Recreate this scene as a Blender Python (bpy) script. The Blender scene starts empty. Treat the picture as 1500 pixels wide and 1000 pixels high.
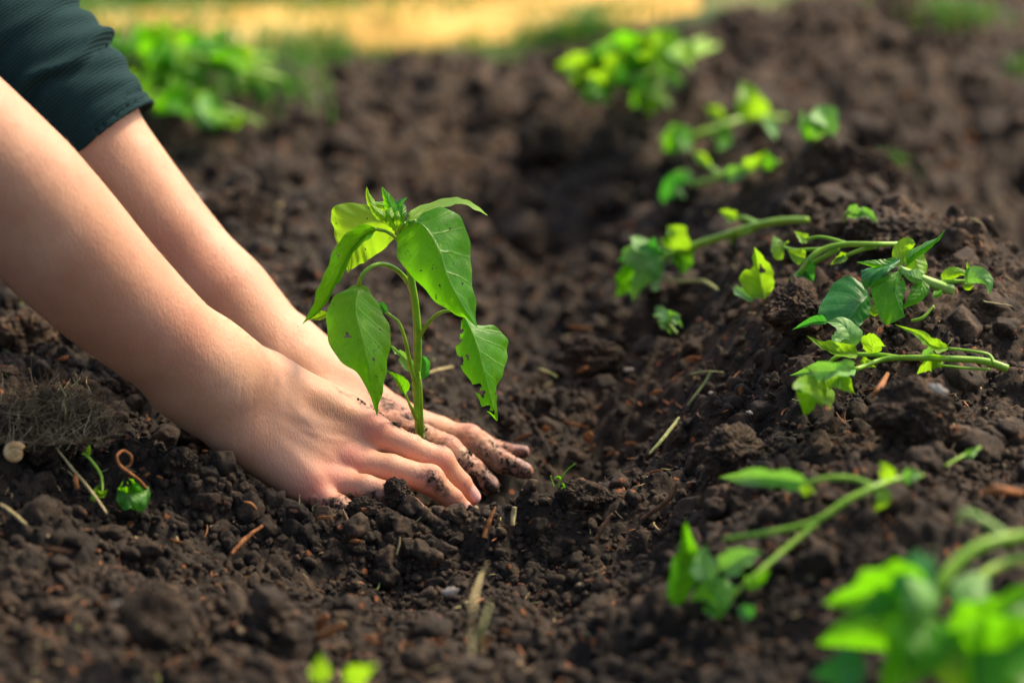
import bpy, math, random
import numpy as np
from mathutils import Vector

SC = bpy.context.scene
COL = SC.collection
# ------------------------------------------------------------------ camera
FPX = 4167.0                      # focal length in photo pixels (1500 px wide)
PITCH = math.radians(15.5)
CAM = np.array([0.0616, -1.814, 0.564])
FWD = np.array([0.0, math.cos(PITCH), -math.sin(PITCH)])
UPV = np.array([0.0, math.sin(PITCH), math.cos(PITCH)])
cd = bpy.data.cameras.new("camera"); cam = bpy.data.objects.new("camera", cd); COL.objects.link(cam)
cam.location = CAM
cam.rotation_euler = (math.pi/2 - PITCH, 0, 0)
cd.sensor_width = 36.0; cd.lens = 100.0
cd.clip_start = 0.05; cd.clip_end = 500
cd.dof.use_dof = True; cd.dof.focus_distance = 1.862; cd.dof.aperture_fstop = 3.5
SC.camera = cam
# ------------------------------------------------------------------ light
SUN_DIR = Vector((0.52, 0.40, 0.76)).normalized()
W = bpy.data.worlds.new("World"); SC.world = W; W.use_nodes = True
nt = W.node_tree; nt.nodes.clear()
sky = nt.nodes.new("ShaderNodeTexSky"); sky.sky_type = 'NISHITA'; sky.sun_disc = False
sky.sun_elevation = math.asin(SUN_DIR.z); sky.sun_rotation = math.atan2(SUN_DIR.x, SUN_DIR.y)
sky.air_density = 1.0; sky.dust_density = 5.0; sky.ozone_density = 0.4
bg = nt.nodes.new("ShaderNodeBackground"); bg.inputs[1].default_value = 0.15
wo = nt.nodes.new("ShaderNodeOutputWorld")
nt.links.new(sky.outputs[0], bg.inputs[0]); nt.links.new(bg.outputs[0], wo.inputs[0])
sl = bpy.data.lights.new("sun", 'SUN'); so = bpy.data.objects.new("sun", sl); COL.objects.link(so)
sl.energy = 3.0; sl.angle = math.radians(8.0); sl.color = (1.0, 0.82, 0.57)
so.rotation_euler = SUN_DIR.to_track_quat('Z', 'Y').to_euler(); so.location = (2, -1, 3)
SC.view_settings.view_transform = 'Standard'; SC.view_settings.look = 'None'
SC.view_settings.exposure = 0.74; SC.view_settings.gamma = 1
SC.cycles.use_denoising = True
SC.cycles.max_bounces = 6; SC.cycles.diffuse_bounces = 3; SC.cycles.transparent_max_bounces = 8
# ------------------------------------------------------------------ pixel helpers
def P(px, py, Y):
    """world point seen at photo pixel (px,py) on the world plane y = Y"""
    v = (py-500.0)/FPX; k = math.cos(PITCH) - v*math.sin(PITCH)
    d = (Y-CAM[1])/k
    return np.array([CAM[0] + d*(px-750.0)/FPX, Y, CAM[2] + d*(-math.sin(PITCH) - v*math.cos(PITCH))])
def R(px, Y=0.0):                 # a length of px photo pixels at depth Y, in metres
    return px*(Y-CAM[1])/0.967/FPX
# ------------------------------------------------------------------ numpy noise
def hsh(i, j, k, s):
    h = (i.astype(np.int64)*374761393 + j.astype(np.int64)*668265263 + k.astype(np.int64)*2147483647 + s*1274126177) & 0xffffffff
    h = ((h ^ (h >> 13))*1274126177) & 0xffffffff
    h = ((h ^ (h >> 16))*2246822519) & 0xffffffff
    return ((h ^ (h >> 15)) & 0xffffff)/float(0xffffff)
def vn2(x, y, s=0):
    i = np.floor(x); j = np.floor(y); fx = x-i; fy = y-j
    fx = fx*fx*(3-2*fx); fy = fy*fy*(3-2*fy); z = np.zeros_like(i)
    a = hsh(i, j, z, s); b = hsh(i+1, j, z, s); c = hsh(i, j+1, z, s); d = hsh(i+1, j+1, z, s)
    return (a*(1-fx)+b*fx)*(1-fy) + (c*(1-fx)+d*fx)*fy - 0.5
def fbm2(x, y, o=4, s=0):
    t = 0; a = 1
    for q in range(o):
        t = t + a*vn2(x+q*17.3, y-q*9.1, s+q); x = x*2.03; y = y*2.03; a *= .5
    return t
def vn3(x, y, z, s=0):
    i = np.floor(x); j = np.floor(y); k = np.floor(z); fx = x-i; fy = y-j; fz = z-k
    fx = fx*fx*(3-2*fx); fy = fy*fy*(3-2*fy); fz = fz*fz*(3-2*fz); r = 0
    for di in (0, 1):
        for dj in (0, 1):
            for dk in (0, 1):
                w = (fx if di else 1-fx)*(fy if dj else 1-fy)*(fz if dk else 1-fz)
                r = r + w*hsh(i+di, j+dj, k+dk, s)
    return r-0.5
def fbm3(x, y, z, o=3, s=0):
    t = 0; a = 1
    for q in range(o):
        t = t + a*vn3(x+q*7.7, y-q*3.1, z+q*5.3, s+q); x = x*2.1; y = y*2.1; z = z*2.1; a *= .5
    return t
def pebbles(x, y, cell, s, dens=1.0, rmin=.32, rmax=.72):
    u = x/cell; v = y/cell; i0 = np.floor(u); j0 = np.floor(v); best = np.zeros_like(u)
    zz = np.zeros_like(i0)
    for di in (-1, 0, 1):
        for dj in (-1, 0, 1):
            i = i0+di; j = j0+dj
            cx = i+hsh(i, j, zz, s); cy = j+hsh(i, j, zz, s+1)
            r = rmin+(rmax-rmin)*hsh(i, j, zz, s+2)**2
            r = np.where(hsh(i, j, zz, s+3) < dens, r, 0)
            an = hsh(i, j, zz, s+4)*3.14; ca = np.cos(an); sa = np.sin(an)
            dx = u-cx; dy = v-cy
            d2 = (dx*ca+dy*sa)**2*1.35 + (-dx*sa+dy*ca)**2*.8
            h = np.sqrt(np.maximum(r*r-d2, 0))*(.75+.5*hsh(i, j, zz, s+5))
            best = np.maximum(best, h)
    return best*cell
# ------------------------------------------------------------------ mesh helpers
def mesh_obj(name, V, Fq, mat=None, parent=None, smooth=True, attrs=None, uv=None):
    me = bpy.data.meshes.new(name)
    V = np.asarray(V, dtype=np.float32); Fq = np.asarray(Fq, dtype=np.int32); n = Fq.shape[1]
    me.vertices.add(len(V)); me.vertices.foreach_set("co", V.ravel())
    me.loops.add(Fq.size); me.loops.foreach_set("vertex_index", Fq.ravel())
    me.polygons.add(len(Fq)); me.polygons.foreach_set("loop_start", np.arange(0, Fq.size, n, dtype=np.int32))
    try: me.polygons.foreach_set("loop_total", np.full(len(Fq), n, dtype=np.int32))
    except Exception: pass
    me.polygons.foreach_set("use_smooth", np.full(len(Fq), smooth, dtype=bool))
    for k, a in (attrs or {}).items():
        at = me.attributes.new(k, 'FLOAT', 'POINT'); at.data.foreach_set("value", np.asarray(a, dtype=np.float32))
    if uv is not None:
        ul = me.uv_layers.new(name="UVMap"); ul.data.foreach_set("uv", np.asarray(uv, dtype=np.float32)[Fq.ravel()].ravel())
    me.update(calc_edges=True)
    if mat: me.materials.append(mat)
    o = bpy.data.objects.new(name, me); COL.objects.link(o)
    if parent: o.parent = parent; o.matrix_parent_inverse.identity(); o.location = -Vector(parent.location) if parent.parent is None else (0, 0, 0)
    return o
def tag(o, label=None, cat=None, group=None, kind=None):
    if label: o["label"] = label
    if cat: o["category"] = cat
    if group: o["group"] = group
    if kind: o["kind"] = kind
    return o
def empty(name, loc):
    o = bpy.data.objects.new(name, None); o.location = Vector([float(a) for a in loc]); o.empty_display_size = .02; COL.objects.link(o)
    return o
def recentre(o):
    """put a parentless mesh's origin in its middle"""
    me = o.data; n = len(me.vertices); c = np.empty(n*3, np.float32); me.vertices.foreach_get("co", c); c = c.reshape(-1, 3)
    m = c.mean(0); m[2] = c[:, 2].min(); c -= m; me.vertices.foreach_set("co", c.ravel()); o.location = Vector([float(a) for a in m]); me.update()
    return o
def grid_faces(nr, nc, off=0):
    a = (np.arange(nr-1)[:, None]*nc + np.arange(nc-1)[None, :]).ravel()
    return np.stack([a, a+1, a+nc+1, a+nc], 1)+off
# ------------------------------------------------------------------ material helpers
class NB:
    def __init__(s, name):
        s.m = bpy.data.materials.new(name); s.m.use_nodes = True; s.t = s.m.node_tree; s.t.nodes.clear()
        s.out = s.n("ShaderNodeOutputMaterial")
    def n(s, typ, **kw):
        nd = s.t.nodes.new(typ)
        for k, v in kw.items(): setattr(nd, k, v)
        return nd
    def l(s, a, b): s.t.links.new(a, b)
    def val(s, inp, v):
        if hasattr(v, "links") or isinstance(v, bpy.types.NodeSocket): s.l(v, inp)
        else: inp.default_value = v
    def math(s, op, a, b=0.0, c=None, clamp=False):
        m = s.n("ShaderNodeMath", operation=op); m.use_clamp = clamp
        s.val(m.inputs[0], a); s.val(m.inputs[1], b)
        if c is not None: s.val(m.inputs[2], c)
        return m.outputs[0]
    def obj(s): return s.n("ShaderNodeTexCoord").outputs["Object"]
    def geo(s): return s.n("ShaderNodeNewGeometry").outputs["Position"]
    def noise(s, vec, scale, detail=4, rough=.55, dist=0.0):
        m = s.n("ShaderNodeTexNoise"); s.l(vec, m.inputs["Vector"]); m.inputs["Scale"].default_value = scale
        m.inputs["Detail"].default_value = detail; m.inputs["Roughness"].default_value = rough; m.inputs["Distortion"].default_value = dist
        return m.outputs[0]
    def ramp(s, f, stops):
        r = s.n("ShaderNodeValToRGB"); s.l(f, r.inputs[0]); e = r.color_ramp.elements
        while len(e) < len(stops): e.new(.5)
        for q, (p, c) in enumerate(stops):
            e[q].position = p; e[q].color = (c[0], c[1], c[2], 1) if not isinstance(c, (int, float)) else (c, c, c, 1)
        return r.outputs[0]
    def mix(s, f, a, b, typ='MIX'):
        m = s.n("ShaderNodeMix", data_type='RGBA', blend_type=typ); s.val(m.inputs[0], f)
        for i, v in ((6, a), (7, b)):
            if isinstance(v, tuple): m.inputs[i].default_value = (*v, 1) if len(v) == 3 else v
            else: s.l(v, m.inputs[i])
        return m.outputs[2]
    def attr(s, name): return s.n("ShaderNodeAttribute", attribute_name=name).outputs["Fac"]
    def bump(s, h, strength, dist, prev=None):
        b = s.n("ShaderNodeBump"); b.inputs["Strength"].default_value = strength; b.inputs["Distance"].default_value = dist
        s.l(h, b.inputs["Height"])
        if prev is not None: s.l(prev, b.inputs["Normal"])
        return b.outputs[0]
    def prin(s, col, rough=.8, normal=None, spec=.5, **kw):
        p = s.n("ShaderNodeBsdfPrincipled"); s.val(p.inputs["Base Color"], (*col, 1) if isinstance(col, tuple) else col)
        s.val(p.inputs["Roughness"], rough); p.inputs["Specular IOR Level"].default_value = spec
        if normal is not None: s.l(normal, p.inputs["Normal"])
        for k, v in kw.items(): s.val(p.inputs[k], v)
        return p
    def done(s, shader): s.l(shader.outputs[0] if hasattr(shader, "outputs") else shader, s.out.inputs[0]); return s.m
def soil_material(name, rel=False):
    b = NB(name); p = b.geo()
    big = b.noise(p, 9, 3); mid = b.noise(p, 70, 4); fine = b.noise(p, 600, 4, .65)
    f = b.math('ADD', b.math('MULTIPLY', mid, .55), b.math('MULTIPLY', fine, .45))
    c = b.ramp(f, [(.33, (.0055, .0040, .0028)), (.47, (.0155, .0106, .0068)), (.58, (.034, .0225, .0135)), (.70, (.100, .062, .034))])
    c2 = b.ramp(f, [(.36, (.010, .0062, .0035)), (.47, (.036, .0215, .0115)), (.56, (.100, .060, .032)), (.68, (.23, .140, .072))])
    dry = b.attr("dry")
    c = b.mix(b.math('MULTIPLY', dry, b.ramp(big, [(.35, .55), (.6, 1.0)]), clamp=True), c, c2)
    # tiny bits of reddish and straw coloured plant matter
    v = b.n("ShaderNodeTexVoronoi"); b.l(p, v.inputs["Vector"]); v.inputs["Scale"].default_value = 150
    sp = b.n("ShaderNodeSeparateColor"); b.l(v.outputs["Color"], sp.inputs[0])
    near = b.math('LESS_THAN', v.outputs["Distance"], .30)
    pick = b.math('MULTIPLY', near, b.math('GREATER_THAN', sp.outputs[0], .93))
    c = b.mix(pick, c, (.17, .062, .022))
    pick2 = b.math('MULTIPLY', near, b.math('LESS_THAN', sp.outputs[1], .02))
    c = b.mix(pick2, c, (.26, .20, .11))
    h = b.noise(p, 420, 5, .7); h2 = b.noise(p, 1500, 3, .6)
    n = b.bump(h, .8, .0016); n = b.bump(h2, .6, .0005, n)
    return b.done(b.prin(c, .82, n, .30))
SOIL = soil_material("soil")
# ------------------------------------------------------------------ the lie of the land
CTRL = [  # photo pixel and depth of points of the bare ground
 (420,742,-.09),(520,747,-.10),(600,722,-.09),(700,738,-.09),(850,722,-.08),(1000,702,-.06),(1080,668,-.05),
 (740,715,0),(850,690,.03),(615,690,.02),(900,640,.10),(830,600,.16),(850,545,.25),(850,500,.42),(800,450,.52),
 (800,380,.66),(750,250,.96),(600,130,1.42),(600,90,1.62),(640,560,.17),(700,520,.25),
 (1250,560,-.02),(1300,420,.05),(1180,520,.0),(1450,480,.02),(1330,600,-.16),(1300,700,-.27),(1400,900,-.45),(1100,780,-.30),(1450,580,-.08),(1500,700,-.22),
 (940,390,.35),(1120,325,.38),(1300,335,.21),(1380,345,.20),(1450,300,.80),(1420,380,.14),(1490,400,.30),(1230,240,.55),(1050,270,.65),(1080,190,.9),(940,100,1.3),
 (1150,150,1.1),(1400,150,1.2),(1400,40,1.6),(1100,30,1.62),(1380,230,.95),(1250,60,1.5),
 (1100,560,.06),(1000,600,.07),(1130,450,.10),(980,470,.30),(1060,400,.28),(1070,650,-.11),(1200,625,-.15),
 (330,690,-.02),(180,590,.0),(60,600,-.04),(100,700,-.12),(250,735,-.11),(60,480,.15),(20,430,.25),(265,668,-.085),(340,708,-.09),(160,640,-.07),
 (400,380,.40),(350,300,.60),(300,200,.90),(450,120,1.30),(500,450,.25),(470,560,.07),(200,480,.2),(120,420,.4),(200,260,.75),
 (150,850,-.27),(400,850,-.20),(700,880,-.22),(900,860,-.22),(600,940,-.30),(950,790,-.16),(550,800,-.13),(750,790,-.13),(300,790,-.17),
 (700,985,-.42),(300,985,-.43),(1100,965,-.42),(100,940,-.40),(1500,980,-.5),(900,960,-.36),(1200,850,-.36),
]
CPTS = [P(*c) for c in CTRL]
for (x, y, z) in [(-.8,-.5,.0),(-.8,0,.01),(-.8,.6,0),(-1.3,0,0),(-1.3,1.2,0),(-.9,1.5,0),(.9,-.6,.0),(.95,0,.0),(.75,.1,-.02),(1.0,.6,.01),(1.0,1.3,0),
                  (-.5,-.9,0),(.1,-1.0,-.01),(.7,-1.0,0),(-.3,1.9,.0),(.3,1.9,0.0),(.9,1.9,.0),(-1.2,-1.2,0),(1.4,-1.2,0),(0,2.5,0),(1.4,2.2,0),(-1.4,2.2,0),(.62,-.3,.02),(.62,.1,.03)]:
    CPTS.append(np.array([x, y, z]))
CPTS = np.array(CPTS)
def _tps(r2): return 0.5*r2*np.log(r2+1e-9)
_n = len(CPTS); _A = np.zeros((_n+3, _n+3))
_A[:_n, :_n] = _tps(((CPTS[:, None, :2]-CPTS[None, :, :2])**2).sum(-1)) + np.eye(_n)*1e-4
_A[:_n, _n] = 1; _A[:_n, _n+1:] = CPTS[:, :2]; _A[_n, :_n] = 1; _A[_n+1:, :_n] = CPTS[:, :2].T
_w = np.linalg.solve(_A, np.concatenate([CPTS[:, 2], np.zeros(3)]))
_RID = [([(200,640,-.08),(265,668,-.085),(340,708,-.09),(420,744,-.092),(520,747,-.10),(600,722,-.09),(700,738,-.09),(850,722,-.08),(1000,702,-.06),(1080,668,-.05)], .0085, .017),
 ([(240,620,-.02),(310,665,-.03),(370,712,-.04)], -.016, .030), ([(620,690,.0),(720,715,-.02),(800,700,.02),(860,660,.08),(900,640,.1)], -.027, .042),
 ([(300,800,-.17),(450,800,-.15),(600,800,-.14),(800,800,-.14),(950,790,-.14)], -.022, .050), ([(100,905,-.39),(230,930,-.41),(330,960,-.42)], .012, .05), ([(700,1000,-.44),(1000,985,-.43),(1200,960,-.42)], .012, .05),
 ([(1400,345,.19),(1310,338,.22),(1260,290,.38),(1225,245,.53),(1150,215,.75)], .020, .045), ([(1520,390,.42),(1470,320,.60),(1420,270,.85),(1340,200,1.0)], -.050, .10), ([(860,470,.46),(800,400,.60),(740,260,.93)], -.014, .10),
 ([(600,280,.82),(480,240,.95),(350,230,.95)], -.022, .07), ([(420,190,1.1),(560,170,1.2),(700,160,1.25)], .022, .07), ([(830,560,.20),(880,540,.23),(960,535,.21)], .009, .025), ([(1100,20,1.62),(1250,25,1.65),(1450,35,1.6)], .020, .08),
 ([(1150,110,1.25),(1300,130,1.25),(1460,170,1.1)], -.025, .07)]
def macro(x, y):
    z = macro0(x, y)
    for pl, amp, sg in _RID:
        q = [P(*c)[:2] for c in pl]; best = np.full(np.shape(x), 9.0)
        for a, b in zip(q[:-1], q[1:]):
            d = b-a; t = np.clip(((x-a[0])*d[0]+(y-a[1])*d[1])/(d@d), 0, 1); best = np.minimum(best, np.hypot(x-a[0]-t*d[0], y-a[1]-t*d[1]))
        z = z + amp*np.exp(-(best/sg)**2)
    return z
def macro0(x, y):
    x = np.asarray(x, float); y = np.asarray(y, float); sh = x.shape; x = x.ravel(); y = y.ravel(); z = np.zeros_like(x)
    for s in range(0, len(x), 60000):
        xs = np.clip(x[s:s+60000], -1.4, 1.5); ys = np.clip(y[s:s+60000], -1.2, 2.6)
        d = (xs[:, None]-CPTS[None, :, 0])**2 + (ys[:, None]-CPTS[None, :, 1])**2
        z[s:s+60000] = _tps(d)@_w[:_n] + _w[_n] + xs*_w[_n+1] + ys*_w[_n+2]
    far = np.clip((np.maximum(np.abs(x)-1.0, 0)+np.maximum(y-1.9, 0)+np.maximum(-y-1.0, 0))/.5, 0, 1)
    return (z*(1-far)).reshape(sh)
def path_edge(x): return 1.67 + np.where(x < -.1, .42, .15)*(np.clip(x, -1.2, 1)+.1)
def soilness(x, y):               # 1 on dug soil, 0 on the path and the grass behind it
    return np.clip((path_edge(x) - .02 + .5*np.clip((x-.36)/.2, 0, 1) + .06*fbm2(x*6, y*3, 3, 5) - y)/.08, 0, 1)
def height(x, y):
    z = macro(x, y); s = soilness(x, y)*np.clip((2.2-np.abs(x))/.6, 0, 1)*np.clip((y+2.2)/.5, 0, 1)
    wx = x + .006*fbm2(x*60, y*60, 2, 3); wy = y + .006*fbm2(x*60, y*60, 2, 9)
    wx2 = x + .0022*fbm2(x*260, y*260, 2, 13); wy2 = y + .0022*fbm2(x*260, y*260, 2, 19)
    a = (.028+.022*np.clip((y-.35)/.4, 0, 1))*fbm2(x*7, y*7, 3, 21) + .016*fbm2(x*26, y*26, 3, 31)
    b = .45*pebbles(wx, wy, .042, 41, .5) + .50*pebbles(wx, wy, .019, 51, .7)
    c = .74*pebbles(wx2, wy2, .0105, 61, .8) + .70*pebbles(wx2, wy2, .0056, 71, .85) + .45*pebbles(x, y, .0030, 81, .9)
    calm = np.clip(1.25 - 1.5*np.exp(-((x-.0)**2+(y-.0)**2)/.09**2), .35, 1)
    d = .012*np.clip((y-.5)/.6, 0, 1)*fbm2(x*12, y*12, 3, 91)*3
    return z + s*(a*calm*.8 + b*calm + c + d - .0185 - .011*np.exp(-((x-.02)**2+(y-.03)**2)/.075**2)) + (1-s)*.006*fbm2(x*30, y*30, 3, 7)
def hit(px, py):
    """where the ray of a photo pixel meets the ground"""
    v = (py-500.0)/FPX; u = (px-750.0)/FPX; d = FWD + u*np.array([1., 0, 0]) - v*UPV
    t = np.arange(1.1, 6.5, .004); X = CAM[0]+t*d[0]; Y = CAM[1]+t*d[1]; Z = CAM[2]+t*d[2]
    k = np.argmax(Z < macro(X, Y)); return np.array([X[k], Y[k], Z[k]])
def G(px, py, lift=0.0, push=0.0):
    """a point seen at (px,py) lying lift metres above the ground"""
    v = (py-500.0)/FPX; u = (px-750.0)/FPX; d = FWD + u*np.array([1., 0, 0]) - v*UPV
    t = np.arange(1.1, 6.5, .003); X = CAM[0]+t*d[0]; Y = CAM[1]+t*d[1]; Z = CAM[2]+t*d[2]
    k = np.argmax(Z < macro(X, Y)+lift+.006); q = t[k]+push
    return CAM + q*d
def axis_pts(lo, hi, fine, flo, fhi, grow=1.06):
    a = list(np.arange(flo, fhi, fine)); s = fine; x = fhi
    while x < hi: a.append(x); s *= grow; x += s
    a.append(hi); b = []; s = fine; x = flo-fine
    while x > lo: b.append(x); s *= grow; x -= s
    b.append(lo)
    return np.array(b[::-1]+a)
def make_ground():
    ys = [-.50]; 
    while ys[-1] < 2.2: ys.append(ys[-1] + (.0016 if ys[-1] < .30 else min(.0016+(ys[-1]-.30)*.006, .008)))
    s = .008
    while ys[-1] < 90: s *= 1.10; ys.append(ys[-1]+s)
    f = []; y = -.50; s = .003
    while y > -60: y -= s; s *= 1.12; f.append(y)
    ys = np.array(f[::-1]+ys); sx = axis_pts(-60, 60, .0018, -.46, .50, 1.032)
    wid = np.clip((ys-CAM[1])/1.9, .75, 2.2)
    X = np.where(np.abs(sx)[None, :] < 3, sx[None, :]*wid[:, None], sx[None, :]*1.0 + np.sign(sx)[None, :]*3*(wid[:, None]-1)) + .06
    Y = np.repeat(ys[:, None], len(sx), 1)
    Z = height(X.ravel(), Y.ravel()).reshape(X.shape)
    V = np.stack([X, Y, Z], -1).reshape(-1, 3)
    o = mesh_obj("ground", V, grid_faces(len(ys), len(sx)), GROUND, attrs={"dry": dryness(V[:, 0], V[:, 1], V[:, 2]), "soil": soilness(V[:, 0], V[:, 1])})
    tag(o, kind="structure"); return o
def dryness(x, y, z):
    m = macro(x, y)
    return np.clip(.12 + np.clip((m-.02)/.09, 0, 1)*.75 + np.clip((y-.45)/.7, 0, 1)*.50 + np.clip((z-m-.004)/.02, 0, 1)*.25 + 1.2*fbm2(x*6, y*6, 3, 55)*.45, 0, 1)
def ground_material():
    b = NB("garden_ground"); soil = SOIL.node_tree
    # same soil as the crumbs
    p = b.geo(); big = b.noise(p, 9, 3); mid = b.noise(p, 70, 4); fine = b.noise(p, 600, 4, .65)
    f = b.math('ADD', b.math('MULTIPLY', mid, .55), b.math('MULTIPLY', fine, .45))
    c = b.ramp(f, [(.33, (.0045, .0034, .0025)), (.47, (.0130, .0090, .0058)), (.58, (.030, .0200, .012)), (.70, (.090, .056, .031))])
    c2 = b.ramp(f, [(.36, (.010, .0062, .0035)), (.47, (.036, .0215, .0115)), (.56, (.100, .060, .032)), (.68, (.23, .140, .072))])
    c = b.mix(b.math('MULTIPLY', b.attr("dry"), b.ramp(big, [(.35, .55), (.6, 1.0)]), clamp=True), c, c2)
    v = b.n("ShaderNodeTexVoronoi"); b.l(p, v.inputs["Vector"]); v.inputs["Scale"].default_value = 130
    sp = b.n("ShaderNodeSeparateColor"); b.l(v.outputs["Color"], sp.inputs[0])
    near = b.math('LESS_THAN', v.outputs["Distance"], .28)
    c = b.mix(b.math('MULTIPLY', near, b.math('GREATER_THAN', sp.outputs[0], .89)), c, (.22, .075, .024))
    c = b.mix(b.math('MULTIPLY', near, b.math('LESS_THAN', sp.outputs[1], .02)), c, (.26, .20, .11))
    g1 = b.noise(p, 3, 4); g = b.ramp(g1, [(.35, (.035, .075, .012)), (.5, (.07, .13, .022)), (.65, (.19, .17, .06))])
    c = b.mix(b.attr("soil"), g, c)
    h = b.noise(p, 420, 5, .7); h2 = b.noise(p, 1500, 3, .6)
    n = b.bump(h, .9, .0018); n = b.bump(h2, .6, .0005, n)
    return b.done(b.prin(c, .82, n, .30))
GROUND = ground_material()
make_ground()
def make_path():
    xs = np.arange(-6, .33, .03); ys = np.linspace(0, 1, 26)
    V = []
    for v in ys:
        y0 = path_edge(xs) + .05*fbm2(xs*3, xs*0, 3, 77); y1 = y0 + .24 + .25*np.clip(xs+.3, 0, 1)
        y = y0 + (y1-y0)*v
        V.append(np.stack([xs, y, height(xs, y) + .014*np.sin(math.pi*v)**.4 - .003], -1))
    V = np.array(V).reshape(-1, 3)
    b = NB("dry_sand"); p = b.geo(); n1 = b.noise(p, 6, 4); n2 = b.noise(p, 60, 4)
    c = b.ramp(b.math('ADD', b.math('MULTIPLY', n1, .7), b.math('MULTIPLY', n2, .3)), [(.35, (.30, .18, .04)), (.5, (.66, .40, .10)), (.65, (.84, .58, .21))])
    m = b.done(b.prin(c, .95, b.bump(n2, .6, .01), .2))
    tag(mesh_obj("path", V, grid_faces(len(ys), len(xs)), m), kind="structure")
make_path()
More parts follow.
